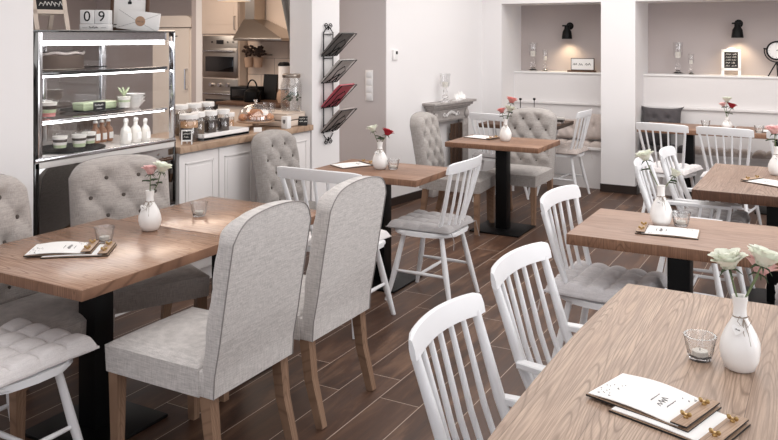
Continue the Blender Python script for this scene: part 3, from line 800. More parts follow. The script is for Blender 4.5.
def clipboard(c, rz, lab, L=.265, W_=.175, paper_rise=.0, clip=1, flip=False, z0=.76, floral=1, seed=1):
    """board along local X, clip bar at +X end"""
    t = thing('menu_clipboard', lab, 'menu', (c[0], c[1], z0), rz, 'clipboard menus')
    b = NB(); bb(b, -L/2, L/2, -W_/2, W_/2, 0, .005); bo = obj('board', b, 'counter', t)
    b = NB(); bb(b, -L/2-.0006, L/2+.0006, -W_/2-.0006, W_/2+.0006, .0003, .0047); obj('board_edge', b, 'inkb', t)
    nl = 3
    b = NB()
    def fp(off):
        return lambda u, v: (-L/2+.004+(L-.03)*u, -W_/2+.004+(W_-.008)*v, .0056+off+.009*math.sin(PI*min(1, u*1.1))**1.2*(.6+.4*v)*(1 if paper_rise else .3))
    closed_pair(b, 16, 4, fp(.0022), fp(0)); pa = obj('paper', b, 'paper', t, ang=60)
    b = NB(); base = fp(.0026)
    def fl(x, y): 
        u = (x+L/2-.004)/(L-.03); v = (y+W_/2-.004)/(W_-.008); return base(min(1, max(0, u)), min(1, max(0, v)))
    rr = random.Random(seed)
    if floral:
        for k in range(24):   # printed sprigs in the corners
            if k < 18: x = -L/2+.012+rr.random()*.045; y = -W_/2+.01+rr.random()*(.10)
            else: x = L/2-.05-rr.random()*.03; y = W_/2-.012-rr.random()*.03
            a = rr.uniform(0, PI); l = rr.uniform(.002, .0055)
            tube(b, [fl(x, y), fl(x+cos(a)*l, y+sin(a)*l)], .0010, 4)
    # heading word across the short side
    if floral: obj('sprig_print', b, 'ink', pa)['kind'] = 'stuff'
    for (z9, h9, w9, nm, q9) in ((.036, .016, .030, 'heading', .0010), (.008, .003, .022, 'small_print', .0004), (.050, .003, .022, 'small_print', .0004)):
        b = NB(); scribble(b, -w9, w9, 0, h9, lambda a_, z_: fl(z9-z_, a_), 1, seed, q9); obj(nm, b, 'ink', pa)
    b = NB(); bb(b, L/2-.042, L/2-.004, -W_/2, W_/2, .010, .015, bev=.0008); cb = obj('clip_bar', b, 'counter', t)
    b = NB(); bb(b, L/2-.0425, L/2-.0035, -W_/2-.0004, W_/2+.0004, .0102, .0135); obj('clip_bar_edge', b, 'inkb', cb)
    for sy in (-1, 1):
        b = NB(); c0 = Vector((L/2-.024, sy*W_*.27, .015))
        lathe(b, [(0, 0), (.006, 0), (.006, .003), (.0035, .004), (.003, .009), (0, .009)], c=c0, n=12, caps=False)
        for k in (-1, 1):
            m_ = Matrix.Rotation(k*R(35), 4, 'Y')
            sph(b, c0+Vector((k*.0085, 0, .009)), .0062, (.9, .32, 1.0), 10, m_)
        obj('wing_nut', b, 'brass', t)
    return t
clipboard((-.388, 2.035), -17, 'top clipboard menu with printed sprigs on the near table', paper_rise=1, seed=4, z0=.7665)
clipboard((-.320, 1.990), -17, 'lower clipboard menu sticking out beneath the top one on the near table', seed=5, floral=0, z0=.7602)
clipboard((-2.83, 2.27), 37, 'left clipboard menu on the long table, lying on another', paper_rise=1, seed=6, z0=.7665)
clipboard((-2.765, 2.30), 37, 'right clipboard menu on the long table, partly underneath', seed=7, floral=0, z0=.7602)
clipboard((-2.93, 4.76), 62, 'clipboard menu on the brown mid-room table', seed=8, L=.27)
clipboard((-2.72, 6.60), -12, 'clipboard menu on the small far table', seed=9, L=.28)
clipboard((-.665, 3.845), 185, 'clipboard menu beside the vase on the pale right middle table', seed=10, L=.27)
clipboard((-.33, 5.42), 150, 'clipboard menu on the thick-topped table at the right edge', seed=11, L=.30)
clipboard((-.48, 8.35), 10, 'menu on the far bench table at the right edge', seed=12, L=.28)

# ------------------------------------------------------------------ niche things
def hurricane(c, lab, h, r, group='clear glass candle holders'):
    t = thing('glass_candle_holder', lab, 'candle holder', c, 0, group)
    b = NB(); pr = [(0, 0), (.95, 0), (.95, .03), (.5, .07), (.34, .12), (.55, .17), (.55, .21), (.34, .26), (.42, .31), (.42, .36), (.26, .42), (.3, .48)]
    lathe(b, [(a*r, z*h) for a, z in pr]+[(0, .48*h)], n=24, caps=False); obj('stem', b, 'glass', t)
    b = NB(); pr = [(.3, .48), (.75, .55), (.95, .65), (.9, .82), (1.0, 1.0), (.95, 1.0), (.85, .82), (.9, .65), (.70, .56), (0, .5)]
    lathe(b, [(a*r, z*h) for a, z in pr], n=24, caps=False); obj('glass_bowl', b, 'jarglass', t)
    b = NB(); lathe(b, [(0, .52*h), (r*.5, .52*h), (r*.5, .70*h), (0, .70*h)], n=16, caps=False); obj('candle', b, 'wax', t)
    return t
hurricane((-3.105, 9.10, NS), 'tall glass candle holder in the left niche', .335, .055)
hurricane((-2.955, 9.10, NS), 'short glass candlestick next to the tall one in the left niche', .25, .035)
hurricane((-1.467, 9.10, NS), 'tall glass candle holder in the right niche', .345, .055)
hurricane((-1.334, 9.10, NS), 'short stemmed glass next to the tall one in the right niche', .22, .035)
hurricane((-3.56, 7.62, .97), 'tall glass candle holder on the grey mantel', .30, .06)
def wall_lamp(c, lab):
    t = thing('wall_lamp', lab, 'lamp', c, 0, 'black wall spotlights in the niches')
    b = NB(); lathe(b, [(0, 0), (.045, 0), (.045, -.018), (0, -.018)], n=20, caps=False)
    m_ = Matrix.Rotation(R(90), 4, 'X'); bmesh.ops.transform(b, matrix=Matrix.Translation((0, .118, .065)) @ m_, verts=b.verts); obj('wall_plate', b, 'black', t)
    b = NB(); tube(b, [(0, .115, .065), (0, .05, .07), (0, 0, .05)], .010, 10); box(b, (0, 0, .068), (.11, .03, .018), bev=.005); obj('arm', b, 'black', t)
    b = NB(); lathe(b, [(0, .062), (.028, .062), (.032, .03), (.050, .0), (.058, -.055), (.060, -.085), (.055, -.085), (.044, -.03), (.025, .02), (0, .03)], n=28, caps=False); obj('lamp_shade', b, 'black', t)
    b = NB(); sph(b, (0, 0, -.03), .024); obj('bulb', b, 'bulb', t)
    l = bpy.data.lights.new('spot_light', 'SPOT'); l.energy = 8; l.color = (1, .78, .5); l.spot_size = R(120); l.spot_blend = .8; l.shadow_soft_size = .03
    o = bpy.data.objects.new('spot_light', l); COL.objects.link(o); o.parent = t; o.location = (0, 0, -.075)
    return t
wall_lamp((-2.70, 9.12, 1.715), 'black wall lamp glowing in the left niche')
wall_lamp((-.875, 9.12, 1.73), 'black wall lamp glowing in the right niche, above the small chalkboard')
# text sign in the left niche
t = thing('table_sign', 'low white sign with handwriting on dark foot in the left niche', 'sign', (-2.505, 9.08, NS))
b = NB(); bb(b, -.135, .135, -.008, .008, .02, .16, bev=.002); pl = obj('frame', b, 'base_dark', t)
b = NB(); bb(b, -.127, .127, -.0105, -.0078, .028, .152); obj('sign_face', b, 'paper', t)
b = NB(); scribble(b, -.11, .115, .075, .03, lambda x, z: (x, -.0125, z), 4, 21, .0022); obj('writing', b, 'inkb', t)
b = NB(); bb(b, -.17, .15, -.04, .035, 0, .02, bev=.003); obj('foot', b, 'darkwood', t)
# little chalkboard easel
def easel(c, rz, H, W_, lab, m='paper', lines=5, legsplay=.3, seed=1, cat='chalkboard', top=True):
    t = thing('easel_chalkboard', lab, cat, c, rz)
    b = NB(); fr = .09*H
    L = .17*H    # leg under the board
    bb(b, -W_/2, -W_/2+fr, -.006, .006, 0, H*.9); bb(b, W_/2-fr, W_/2, -.006, .006, 0, H*.9); bb(b, -W_/2, W_/2, -.006, .006, L, L+fr*.9); bb(b, -W_/2, W_/2, -.006, .006, H*.9-fr, H*.9)
    if top: sph(b, (0, 0, H*.9), W_*.24, (1, .03*2, .42), 16)
    lean = Matrix.Rotation(R(-12), 4, 'X')
    bmesh.ops.transform(b, matrix=lean, verts=b.verts); fo = obj('frame', b, m, t)
    b = NB(); bb(b, -W_/2+fr*.8, W_/2-fr*.8, -.003, .003, L+fr*.6, H*.9-fr*.7); bmesh.ops.transform(b, matrix=lean, verts=b.verts); obj('slate', b, 'slate', t)
    b = NB(); zz = L+fr*1.5; dz = (H*.9-fr*2.2-zz)/max(1, lines-1) if lines > 1 else 0
    for k in range(lines): scribble(b, -W_*.27, W_*.27, zz+k*dz, dz*.55 if lines > 1 else H*.12, lambda x, z: (x, -.0036, z), 2, seed+k, H*.0035)
    bmesh.ops.transform(b, matrix=lean, verts=b.verts); obj('writing', b, 'chalk', t)
    for sx in (-1, 1):
        b = NB(); tube(b, [(sx*(W_/2-fr/2), .19*H*.9, H*.86), (sx*(W_/2-fr*.3), .40*H, 0)], fr*.35, 4, sq=True); obj('rear_leg', b, m, t, smooth=False)
    return t
easel((-.93, 9.06, NS), 6, .31, .19, 'small white-framed chalkboard easel under the wall lamp in right niche', lines=5, seed=31)
# tripod clock
t = thing('tripod_clock', 'round black clock on tripod at the right end of the niche', 'clock', (-.50, 9.08, NS), -8)
b = NB(); lathe(b, [(.082, -.02), (.098, -.02), (.10, 0), (.098, .02), (.082, .02), (.082, -.02)], n=36, caps=False)
m_ = Matrix.Translation((0, 0, .265)) @ Matrix.Rotation(R(90), 4, 'X'); bmesh.ops.transform(b, matrix=m_, verts=b.verts); obj('rim', b, 'black', t)
b = NB(); lathe(b, [(0, -.01), (.083, -.01), (.083, .012), (0, .012)], n=36, caps=False); bmesh.ops.transform(b, matrix=m_, verts=b.verts); fa = obj('clock_face', b, 'paper', t)
b = NB(); tube(b, [(0, -.016, .265), (.035, -.016, .28)], .003, 6); tube(b, [(0, -.016, .265), (.055, -.016, .285)], .002, 6); lathe(b, [(0, 0), (.008, 0), (0, .004)], (0, 0, 0), 8, caps=False)
for k in range(12):
    a = k*PI/6; tube(b, [(.066*cos(a), -.0145, .265+.066*sin(a)), (.074*cos(a), -.0145, .265+.074*sin(a))], .0016, 4)
obj('hands', b, 'inkb', fa)
b = NB(); tube(b, [(.118*cos(a), 0, .265+.118*sin(a)) for a in [PI*.97+PI*1.06*k/20 for k in range(21)]], .006, 8)
tube(b, [(-.125, 0, .285), (-.098, 0, .28)], .008, 8); tube(b, [(.125, 0, .285), (.098, 0, .28)], .008, 8); obj('yoke', b, 'black', t)
for k in range(3):
    a = PI*(.5+k*2/3); b = NB(); tube(b, [(0, 0, .15), (.085*cos(a), .06*sin(a)-.01, 0)], .0065, 8); obj('tripod_leg', b, 'black', t)
# black candlesticks on the niche side table
for k, (x, y) in enumerate(((-2.92, 8.15), (-2.79, 8.22))):
    t = thing('black_candlestick', ('left' if k == 0 else 'right')+' of two thin black candlesticks on the niche side table', 'candlestick', (x, y, .765), 0, 'thin black candlesticks')
    b = NB(); lathe(b, [(0, 0), (.03, 0), (.03, .006), (.004, .012), (.004, .21), (.014, .215), (.014, .235), (0, .235)], n=16, caps=False); obj('stick', b, 'black', t)
    b = NB(); tube(b, [(-.035, 0, .12), (.035, 0, .12)], .004, 8); obj('crossbar', b, 'black', t)
# stacked books/plates in the left niche table
for k, (m_, dz) in enumerate((('maggrey', 0), ('base_dark', .022), ('magpale', .044))):
    b = NB(); bb(b, -.10, .10, -.07, .07, 0, .02, bev=.002)
    o = obj('book', b, m_); o.location = (-2.52+.01*k, 8.02, .766+dz); o.rotation_euler = (0, 0, R(8*k))
    tag(o, ('bottom', 'middle', 'top')[k]+' book of the small pile on the niche side table', 'book', 'books on the side table')

# ------------------------------------------------------------------ mantel on the left wall
MA = math.degrees(math.atan2(WX1-WX0, WY1-WY0))
t = thing('fireplace_mantel', 'weathered grey carved mantelpiece against the left wall', 'mantelpiece', (-3.635, 7.78, 0), -MA)
# local: Y along the wall, X out of the wall
b = NB(); bb(b, -.02, .145, -.42, .42, .945, .97, bev=.004); bb(b, -.01, .12, -.39, .39, .915, .945, bev=.008); bb(b, 0, .095, -.37, .37, .895, .915, bev=.004); obj('mantel_shelf', b, 'mantel', t)
b = NB(); bb(b, 0, .07, -.35, .35, .76, .895)
for k in range(2): bb(b, .07, .078, -.34, .34, .775+.095*k, .787+.095*k)
fr = obj('frieze', b, 'mantel', t)
b = NB()
for k in range(9):
    a = (k-4)/4; sph(b, (.078, a*.13, .835+.018*cos(a*3)), .022*(1.1-abs(a)*.5), (.5, 1.1, .8), 10)
for s_ in (-1, 1): tube(b, [(.08, s_*(.03+.012*k), .83+.02*sin(k*.9)) for k in range(12)], .007, 6)
obj('carving', b, 'panel', fr)
for s_ in (-1, 1):
    b = NB(); bb(b, 0, .075, s_*.31-.05, s_*.31+.05, 0, .76, bev=.003); bb(b, .0, .09, s_*.31-.058, s_*.31+.058, 0, .10, bev=.004)
    for k in range(3): bb(b, .075, .082, s_*.31-.032+k*.026, s_*.31-.020+k*.026, .14, .70)
    sph(b, (.085, s_*.31, .82), .035, (.6, 1, 1.4), 12); obj('mantel_leg', b, 'mantel', t)
t = thing('firewood_crate', 'dark slatted wood set inside the mantel opening', 'wooden crate', (-3.555, 7.93, 0), -MA)
for k in range(4):
    b = NB(); bb(b, -.02, .0, -.115+k*.058, -.065+k*.058, 0, .72); obj('slat', b, 'darkwood', t)
b = NB(); bb(b, -.035, -.02, -.115, .11, .1, .16); bb(b, -.035, -.02, -.115, .11, .56, .62); obj('crossrail', b, 'darkwood', t)
# white porcelain blossoms on the mantel
t = thing('porcelain_flowers', 'small white porcelain flowers on the grey mantel', 'ornament', (-3.52, 7.84, .97), 0)
for k, (dx, dy, dz, s) in enumerate(((0, -.04, .035, .034), (.01, .05, .045, .04), (0, .0, .02, .03), (.01, .11, .03, .03))):
    b = NB()
    for j in range(6): petal(b, (dx, dy, dz), Vector((.7, -.4, .5)), j*PI/3, .9, s, s*.9, .5)
    sph(b, (dx, dy, dz), .008); obj('blossom', b, 'ceramic', t, ang=70)
b = NB(); bb(b, -.03, .03, -.07, .14, 0, .012, bev=.004); obj('foot', b, 'ceramic', t)
# thermostat and switches
def on_left_wall(y): f = (y-WY0)/(WY1-WY0); return WX0+(WX1-WX0)*f
t = thing('thermostat', 'small white thermostat on the white wall', 'thermostat', (on_left_wall(6.89), 6.89, 1.43), -MA)
b = NB(); bb(b, 0, .018, -.04, .04, 0, .1, bev=.004); obj('housing', b, 'white', t)
b = NB(); bb(b, .018, .020, .0, .03, .055, .085); obj('display', b, 'inkb', t)
t = thing('light_switch_panel', 'tall white strip of four wall switches on the taupe wall', 'light switch', (-3.97, 6.749, 1.03))
b = NB(); bb(b, -.042, .042, -.010, 0, 0, .30, bev=.003); obj('frame', b, 'white', t)
for k in range(4):
    b = NB(); bb(b, -.03, .03, -.014, -.009, .012+k*.071, .072+k*.071, bev=.002); obj('switch', b, 'chair_white', t)

# ------------------------------------------------------------------ magazine rack on the pillar
t = thing('magazine_rack', 'wrought iron wall rack holding four magazines on the pillar edge', 'magazine rack', (-3.679, 5.56, 0))
b = NB()
for dy in (-.07, .07): tube(b, [(.012, dy, .86), (.012, dy, 1.70)], .005, 6)
for z in (.88, .93, 1.08, 1.13, 1.28, 1.33, 1.48, 1.53, 1.68): tube(b, [(.012, -.07, z), (.012, .07, z)], .004, 6)
obj('upright_rods', b, 'black', t)
def spiral(b, cy, cz, s, d, r0=.028):
    tube(b, [(.012, cy+s*(r0*(1-k/26))*cos(k*.42)-s*.0, cz+d*(r0*(1-k/26))*sin(k*.42)) for k in range(21)], .004, 6)
for d, zc, nm in ((1, 1.745, 'top_scroll'), (-1, .795, 'bottom_scroll')):
    b = NB()
    for s_ in (-1, 1):
        spiral(b, s_*.030, zc, s_, d)
        tube(b, [(.012, s_*.07, zc-d*.055), (.012, s_*.045, zc-d*.03), (.012, s_*.004, zc+d*.0), (.012, s_*.003, zc-d*.03)], .004, 6)
    obj(nm, b, 'black', t)
mags = [(1.50, 'magdark', 'topmost magazine in the wall rack, dark cover', 11), (1.28, 'magpale', 'second magazine from the top of the wall rack, pale cover', 12), (1.075, 'magred', 'red-covered magazine in the wall rack', 13), (.875, 'maggrey', 'lowest magazine in the wall rack, grey cover', 14)]
for k, (z, m_, lab, sd) in enumerate(mags):
    b = NB(); a0 = Vector((.03, 0, z)); a1 = Vector((.19, 0, z+.185))
    tube(b, [a0+Vector((0, -.13, 0)), a0+Vector((0, .10, 0)), a1+Vector((.02, .13, 0)), a1+Vector((.02, -.10, 0)), a0+Vector((0, -.13, 0))], .004, 6)
    tube(b, [(.012, -.07, z+.03), a0+Vector((0, -.07, 0)), a0*.5+a1*.5+Vector((.012, .0, -.02)), a0+Vector((0, .07, 0)), (.012, .07, z+.03)], .004, 6)
    tube(b, [a0+Vector((.0, -.02, 0)), a0*.4+a1*.6+Vector((.014, -.06, -.012)), a0*.2+a1*.8+Vector((.016, .0, -.012)), a0*.4+a1*.6+Vector((.014, .06, -.012)), a0+Vector((0, .02, 0))], .0035, 6)
    obj('holder', b, 'black', t)
    # magazine lies in the holder, top edge curling outwards
    b = NB()
    def f(o_):
        def g(u, v):
            p = a0+(a1-a0)*v*1.05; n_ = Vector((-.75, 0, .65)).normalized()
            return (p.x-3.68+n_.x*(.006+o_+.012*v*v), 5.56-.115+.23*u+.03*v, p.z+n_.z*(.006+o_)-.018*max(0, v-.7)**1.2*3)
        return g
    closed_pair(b, 6, 12, f(0), f(.014)); tag(obj('magazine', b, m_), lab, 'magazine', 'magazines in the wall rack')
print('small things done')

# ------------------------------------------------------------------ counter with cabinets
G = 'white base cabinets under the counter'
ys = [3.85, 4.235, 4.635, 5.02, 5.335]
names = ['nearest the pastry case', 'second from the pastry case', 'behind the tufted grey chair', 'next to the pillar']
for k in range(4):
    y0, y1 = ys[k]+.001, ys[k+1]-.001
    t = thing('base_cabinet', 'white panelled base cabinet under the wooden counter, '+names[k], 'cabinet', (-3.99, (y0+y1)/2, 0), 0, G)
    h_ = (y1-y0)/2
    b = NB(); bb(b, -.28, .28, -h_, h_, .10, .905); obj('carcass', b, 'panel', t)
    b = NB(); bb(b, -.28, .25, -h_, h_, 0, .10); obj('plinth', b, 'panel', t)
    b = NB(); bb(b, .28, .298, -h_+.003, h_-.003, .11, .895, bev=.002); dr = obj('door', b, 'panel', t)
    b = NB(); a, c_, d, e = -h_+.055, h_-.055, .17, .835
    pr = [(.298, .0), (.304, .006), (.304, .012), (.297, .022), (.300, .030)]
    for (p, q, r_, s_) in ((a, c_, d, d+.012), (a, c_, e-.012, e), (a, a+.012, d, e), (c_-.012, c_, d, e)): bb(b, .296, .304, p, q, r_, s_, bev=.002)
    bb(b, .296, .3005, a+.03, c_-.03, d+.03, e-.03, bev=.002); obj('panel_moulding', b, 'panel', dr)
b = NB(); bb(b, -4.34, -3.66, 3.832, 5.335, .907, .95, bev=.004); o = obj('worktop', b, 'counter'); tag(o, 'long pale wooden counter top with jars and cakes', 'worktop')

# ------------------------------------------------------------------ pastry display case
CX0, CX1, CY0, CY1 = -4.36, -3.70, 2.785, 3.822
t = thing('pastry_display_case', 'tall glass pastry display case with black and chrome frame', 'display case', ((CX0+CX1)/2, (CY0+CY1)/2, 0))
HX, HY = (CX1-CX0)/2, (CY1-CY0)/2
b = NB(); bb(b, -HX, HX-.01, -HY, HY, 0, .585, bev=.004); obj('base_cabinet', b, 'white', t)
b = NB(); bb(b, HX-.008, HX+.002, -HY, HY, .59, .985, bev=.004); obj('front_panel', b, mat('mirror_black', (150, 148, 147), .04, metal=1), t)
b = NB(); bb(b, -HX, HX-.01, -HY, HY, .59, .955); obj('machine_box', b, 'black', t)
b = NB()
for (y0, y1, z0, z1) in ((-HY, HY, .585, .605), (HY-.014, HY+.002, .60, .99), (-HY-.002, -HY+.03, .60, .99)): bb(b, HX-.004, HX+.006, y0, y1, z0, z1, bev=.003)
obj('panel_edging', b, 'blackgloss', t)
b = NB(); bb(b, -HX, HX+.006, -HY, HY, .955, 1.0, bev=.004); obj('deck', b, mat('deck_light', (222, 218, 215), .25), t)
b = NB(); bb(b, HX-.012, HX+.012, -HY, HY, .99, 1.012, bev=.004); obj('deck_trim', b, 'chrome', t)
for (z, nm) in ((1.205, 'shelf'), (1.462, 'shelf')):
    b = NB(); bb(b, -HX+.07, HX-.05, -HY+.03, HY-.03, z-.008, z); s_ = obj(nm, b, 'pane', t)
    b = NB(); bb(b, HX-.052, HX-.035, -HY+.03, HY-.03, z-.012, z+(.010 if z > 1.4 else .002), bev=.002); bb(b, -HX+.06, -HX+.072, -HY+.03, HY-.03, z-.016, z+.004); obj('shelf_rail', b, 'blackgloss' if z > 1.4 else 'chrome', s_)
    b = NB(); bb(b, HX-.06, HX-.052, -HY+.04, HY-.04, z-.022, z-.012); obj('light_strip', b, 'led', s_)
    b = NB(); bb(b, HX-.09, HX-.053, -HY+.03, HY-.03, z-.012, z+.001); obj('shelf_edge', b, 'blackgloss', s_)
b = NB(); bb(b, -HX, HX+.004, -HY-.02, HY, 1.688, 1.70, bev=.003); obj('roof', b, 'blackgloss', t)
b = NB(); bb(b, HX-.09, HX-.04, -HY+.05, -.02, 1.615, 1.64); bb(b, HX-.09, HX-.04, .03, HY-.05, 1.615, 1.64); obj('light_strip', b, 'led', t)
b = NB(); bb(b, HX-.105, HX-.035, -HY+.04, HY-.04, 1.64, 1.688); obj('light_housing', b, 'chrome', t)
for (y0, y1, m_) in ((-HY-.02, -HY+.022, 'blackgloss'), (-HY+.022, -HY+.05, 'chrome'), (HY-.014, HY, 'chrome')):
    b = NB(); bb(b, HX-.04, HX+.004, y0, y1, (.0 if m_ == 'blackgloss' else 1.0), 1.688, bev=.003); obj('front_post', b, m_, t)
for (y0, y1) in ((-HY, -HY+.04), (-.035, .0), (.02, .05), (HY-.04, HY)):
    b = NB(); bb(b, -HX, -HX+.03, y0, y1, 1.0, 1.688, bev=.003); obj('rear_post', b, 'chrome', t)
b = NB(); bb(b, HX-.012, HX-.004, -HY+.05, HY-.03, 1.0, 1.688); obj('front_glass', b, 'pane', t)
b = NB(); bb(b, -HX+.03, HX-.04, HY-.012, HY-.004, 1.0, 1.688); obj('side_glass', b, 'pane', t)
b = NB(); bb(b, -HX+.03, HX-.04, -HY+.004, -HY+.012, 1.0, 1.688); obj('side_glass', b, 'pane', t)
for (y0, y1) in ((-HY+.03, .0), (.0, HY-.03)):
    b = NB(); bb(b, -HX+.012, -HX+.018, y0, y1, 1.0, 1.66); obj('rear_door', b, pane_mat('smoked_pane', (.62, .61, .60), .25), t)
def on_case(dx, dy): return ((CX0+CX1)/2+dx, (CY0+CY1)/2+dy)
# cakes and drinks inside
def plate(c, r, m_, lab, par=None):
    b = NB(); lathe(b, [(0, 0), (r*.7, 0), (r, .010), (r, .013), (r*.7, .005), (0, .004)], n=32, caps=False)
    o = obj('cake_plate', b, m_); o.location = c; return tag(o, lab, 'plate', 'plates in the display case')
Z1, Z2, Z3 = 1.001, 1.2055, 1.4625
x, y = on_case(-.05, -.12)
plate((x, y, Z3), .19, 'steel', 'silver plate under the dark cake on the top shelf of the case')
t = thing('layer_cake', 'dark chocolate cake on the top shelf of the glass case', 'cake', (x, y, Z3+.006))
b = NB(); lathe(b, [(0, 0), (.185, 0), (.188, .01), (.188, .085), (.175, .10), (0, .10)], n=32, caps=False); obj('sponge', b, 'cake', t)
b = NB(); tube(b, [(.186*cos(a), .186*sin(a), .097+.004*sin(a*9)) for a in [2*PI*k/48 for k in range(49)]], .009, 8); obj('icing_rim', b, 'maggrey', t)
x, y = on_case(.03, .12)
plate((x, y, Z2), .19, 'slate', 'dark plate under the green cake on the middle shelf')
t = thing('mint_cake', 'pale green glazed cake on a dark plate on the middle shelf', 'cake', (x, y+.02, Z2+.006))
b = NB(); bb(b, -.05, .05, -.13, .13, 0, .045, bev=.010); obj('sponge', b, 'mint', t)
b = NB(); bb(b, -.053, .053, -.133, .133, .032, .050, bev=.008); obj('glaze', b, mat('mint_glaze', (214, 226, 192), .25), t)
t = thing('price_card', 'small black price card standing before the green cake', 'sign', (x+.12, y-.05, Z2+.01), 75)
b = NB(); bb(b, -.038, .038, -.002, .002, 0, .052); obj('card', b, 'slate', t)
b = NB(); scribble(b, -.03, .03, .028, .012, lambda a, z: (a, -.0025, z), 1, 41, .0012); scribble(b, -.018, .018, .010, .009, lambda a, z: (a, -.0025, z), 1, 42, .0012); obj('writing', b, 'chalk', t)
def dessert(c, lab, seed, s=1.0, mm=('mint', 'milk', 'cake')):
    t = thing('dessert_glass', lab, 'dessert glass', c, 0, 'layered desserts in glasses'); t.scale = (s, s, s)
    b = NB(); lathe(b, [(0, 0), (.028, 0), (.033, .02), (.040, .075), (.037, .075), (.030, .02), (0, .008)], n=20, caps=False); obj('glass', b, 'pane', t)
    zz = .009; rr = random.Random(seed)
    for k, m_ in enumerate(mm+('milk',)):
        h_ = .014; r_ = .027+.12*(zz-.009)
        b = NB(); lathe(b, [(0, zz), (r_, zz+.002*rr.uniform(-1, 1)), (r_+.0015, zz+h_), (0, zz+h_+.004)], n=20, caps=False, f=lambda q, z: 1+.02*sin(q*2.1+seed)); obj('layer', b, m_, t); zz += h_
    return t
for k, (dx, dy) in enumerate(((.16, -.22), (.20, -.12), (.15, -.01))):
    x, y = on_case(dx, dy); dessert((x, y, Z1+.014), ('left', 'middle', 'right')[k]+' of three layered dessert glasses on the deck of the case', k, 1.22)
x, y = on_case(.12, -.12); plate((x, y, Z1), .20, 'slate', 'round dark tray under three dessert glasses on the deck')
for k, (dx, dy) in enumerate(((.20, -.33), (.10, -.40), (.08, -.27))):
    x, y = on_case(dx, dy); dessert((x, y, Z2), ('front', 'left rear', 'right rear')[k]+' green and pink dessert glass at left end of the middle shelf', 5+k, 1.4, ('rose_c', 'mint', 'cake'))
def bottle(c, m_, lab, s=1, group=None, cap='ceramic'):
    t = thing('swing_top_bottle', lab, 'bottle', c, 0, group); t.scale = (s, s, s)
    b = NB(); lathe(b, [(0, 0), (.028, 0), (.030, .004), (.030, .07), (.026, .085), (.013, .10), (.012, .118), (.015, .12), (.015, .126), (0, .126)], n=20, caps=False); obj('glass_body', b, m_, t)
    b = NB(); bb(b, .027, .0312, -.016, .016, .018, .06); obj('paper_label', b, 'paper', t)
    b = NB(); lathe(b, [(0, .126), (.014, .127), (.015, .134), (.010, .144), (0, .146)], n=16, caps=False); st = obj('stopper', b, cap, t)
    b = NB(); tube(b, [(.016, 0, .10), (.018, 0, .125), (.012, 0, .140), (-.012, 0, .140), (-.018, 0, .125), (-.016, 0, .10)], .0012, 5); obj('wire', b, 'steel', st)
    return t
for k, dy in enumerate((.15, .21, .27)):
    x, y = on_case(.02-.01*k, dy); bottle((x, y, Z1), 'juice', ('left', 'middle', 'right')[k]+' of three amber bottles in the glass case', .97, 'amber bottles in the glass case')
for k, dy in enumerate((.23, .31, .39)):
    x, y = on_case(.20, dy); bottle((x, y, Z1), 'milk', ('left', 'middle', 'right')[k]+' of three white bottles in the glass case', 1.08 if k < 2 else .98, 'white bottles in the glass case')
# stacked glass bowls and a green one
for k in range(3):
    x, y = on_case(.08, .41); b = NB(); lathe(b, [(0, 0), (.03, 0), (.07, .045), (.066, .045), (.028, .006), (0, .006)], n=24, caps=False)
    o = obj('white_bowl', b, 'ceramic'); o.location = (x, y, Z2+.022*k); tag(o, ('lowest', 'middle', 'top')[k]+' bowl of the nested white bowls at right of the middle shelf', 'bowl', 'nested white bowls')
x, y = on_case(.12, .29); t = dessert((x, y, Z2), 'clear dessert glass with green garnish on the middle shelf', 12, 1.2, ('milk', 'milk', 'mint')); 
b = NB()
for k in range(5): tube(b, [(0, 0, .07), (.02*cos(k*1.3), .02*sin(k*1.3), .10), (.03*cos(k*1.3), .03*sin(k*1.3), .115)], [.004, .006, .001], 6)
obj('garnish', b, 'mint', t)

# ------------------------------------------------------------------ things on top of the case
ZT = 1.7005
t = thing('block_calendar', 'white block calendar reading 09 on top of the pastry case', 'calendar', (-3.95, 3.41, ZT), 32)
b = NB(); bb(b, -.088, .088, -.04, .04, 0, .04, bev=.003); ba = obj('tray', b, 'white', t)
b = NB(); scribble(b, -.03, .03, .012, .014, lambda x, z: (x, -.0415, z), 1, 51, .0014); bb(b, -.07, -.04, -.0412, -.040, .016, .018); bb(b, .04, .07, -.0412, -.040, .016, .018); obj('month_word', b, 'ink', ba)
for k, d in enumerate('09'):
    b = NB(); bb(b, -.086+.087*k, -.001+.087*k, -.039, .039, .041, .125, bev=.003); bl = obj('number_block', b, 'white', t)
    text_mesh(d, .088, 'numeral', 'inkb', bl, (-.0435+.087*k, -.0395, .083), (R(90), 0, 0))
t = thing('picture_frame', 'wooden framed white notice on the pastry case, behind an envelope', 'picture frame', (-3.98, 3.70, ZT), 29)
lean = Matrix.Rotation(R(-6), 4, 'X')
b = NB(); W_, H_ = .125, .235
for (a, c_, d, e) in ((-W_, W_, 0, .022), (-W_, W_, H_-.022, H_), (-W_, -W_+.022, 0, H_), (W_-.022, W_, 0, H_)): bb(b, a, c_, -.010, .010, d, e, bev=.002)
bmesh.ops.transform(b, matrix=lean, verts=b.verts); obj('frame', b, 'darkwood', t)
b = NB(); bb(b, -W_+.02, W_-.02, -.004, .002, .02, H_-.02); bmesh.ops.transform(b, matrix=lean, verts=b.verts); pp = obj('notice', b, 'paper', t)
b = NB(); bb(b, -.012, .012, -.006, -.003, H_-.062, H_-.045); tube(b, [(0, -.005, H_-.045), (0, -.005, H_-.034)], .005, 6)
bb(b, -.10, -.04, -.006, -.004, .038, .043); bb(b, .03, .09, -.006, -.004, .038, .046); bmesh.ops.transform(b, matrix=lean, verts=b.verts); obj('printing', b, 'inkb', pp)
t = thing('envelope', 'white envelope with round kraft seal leaning on the wooden frame', 'envelope', (-3.87, 3.665, ZT), 29)
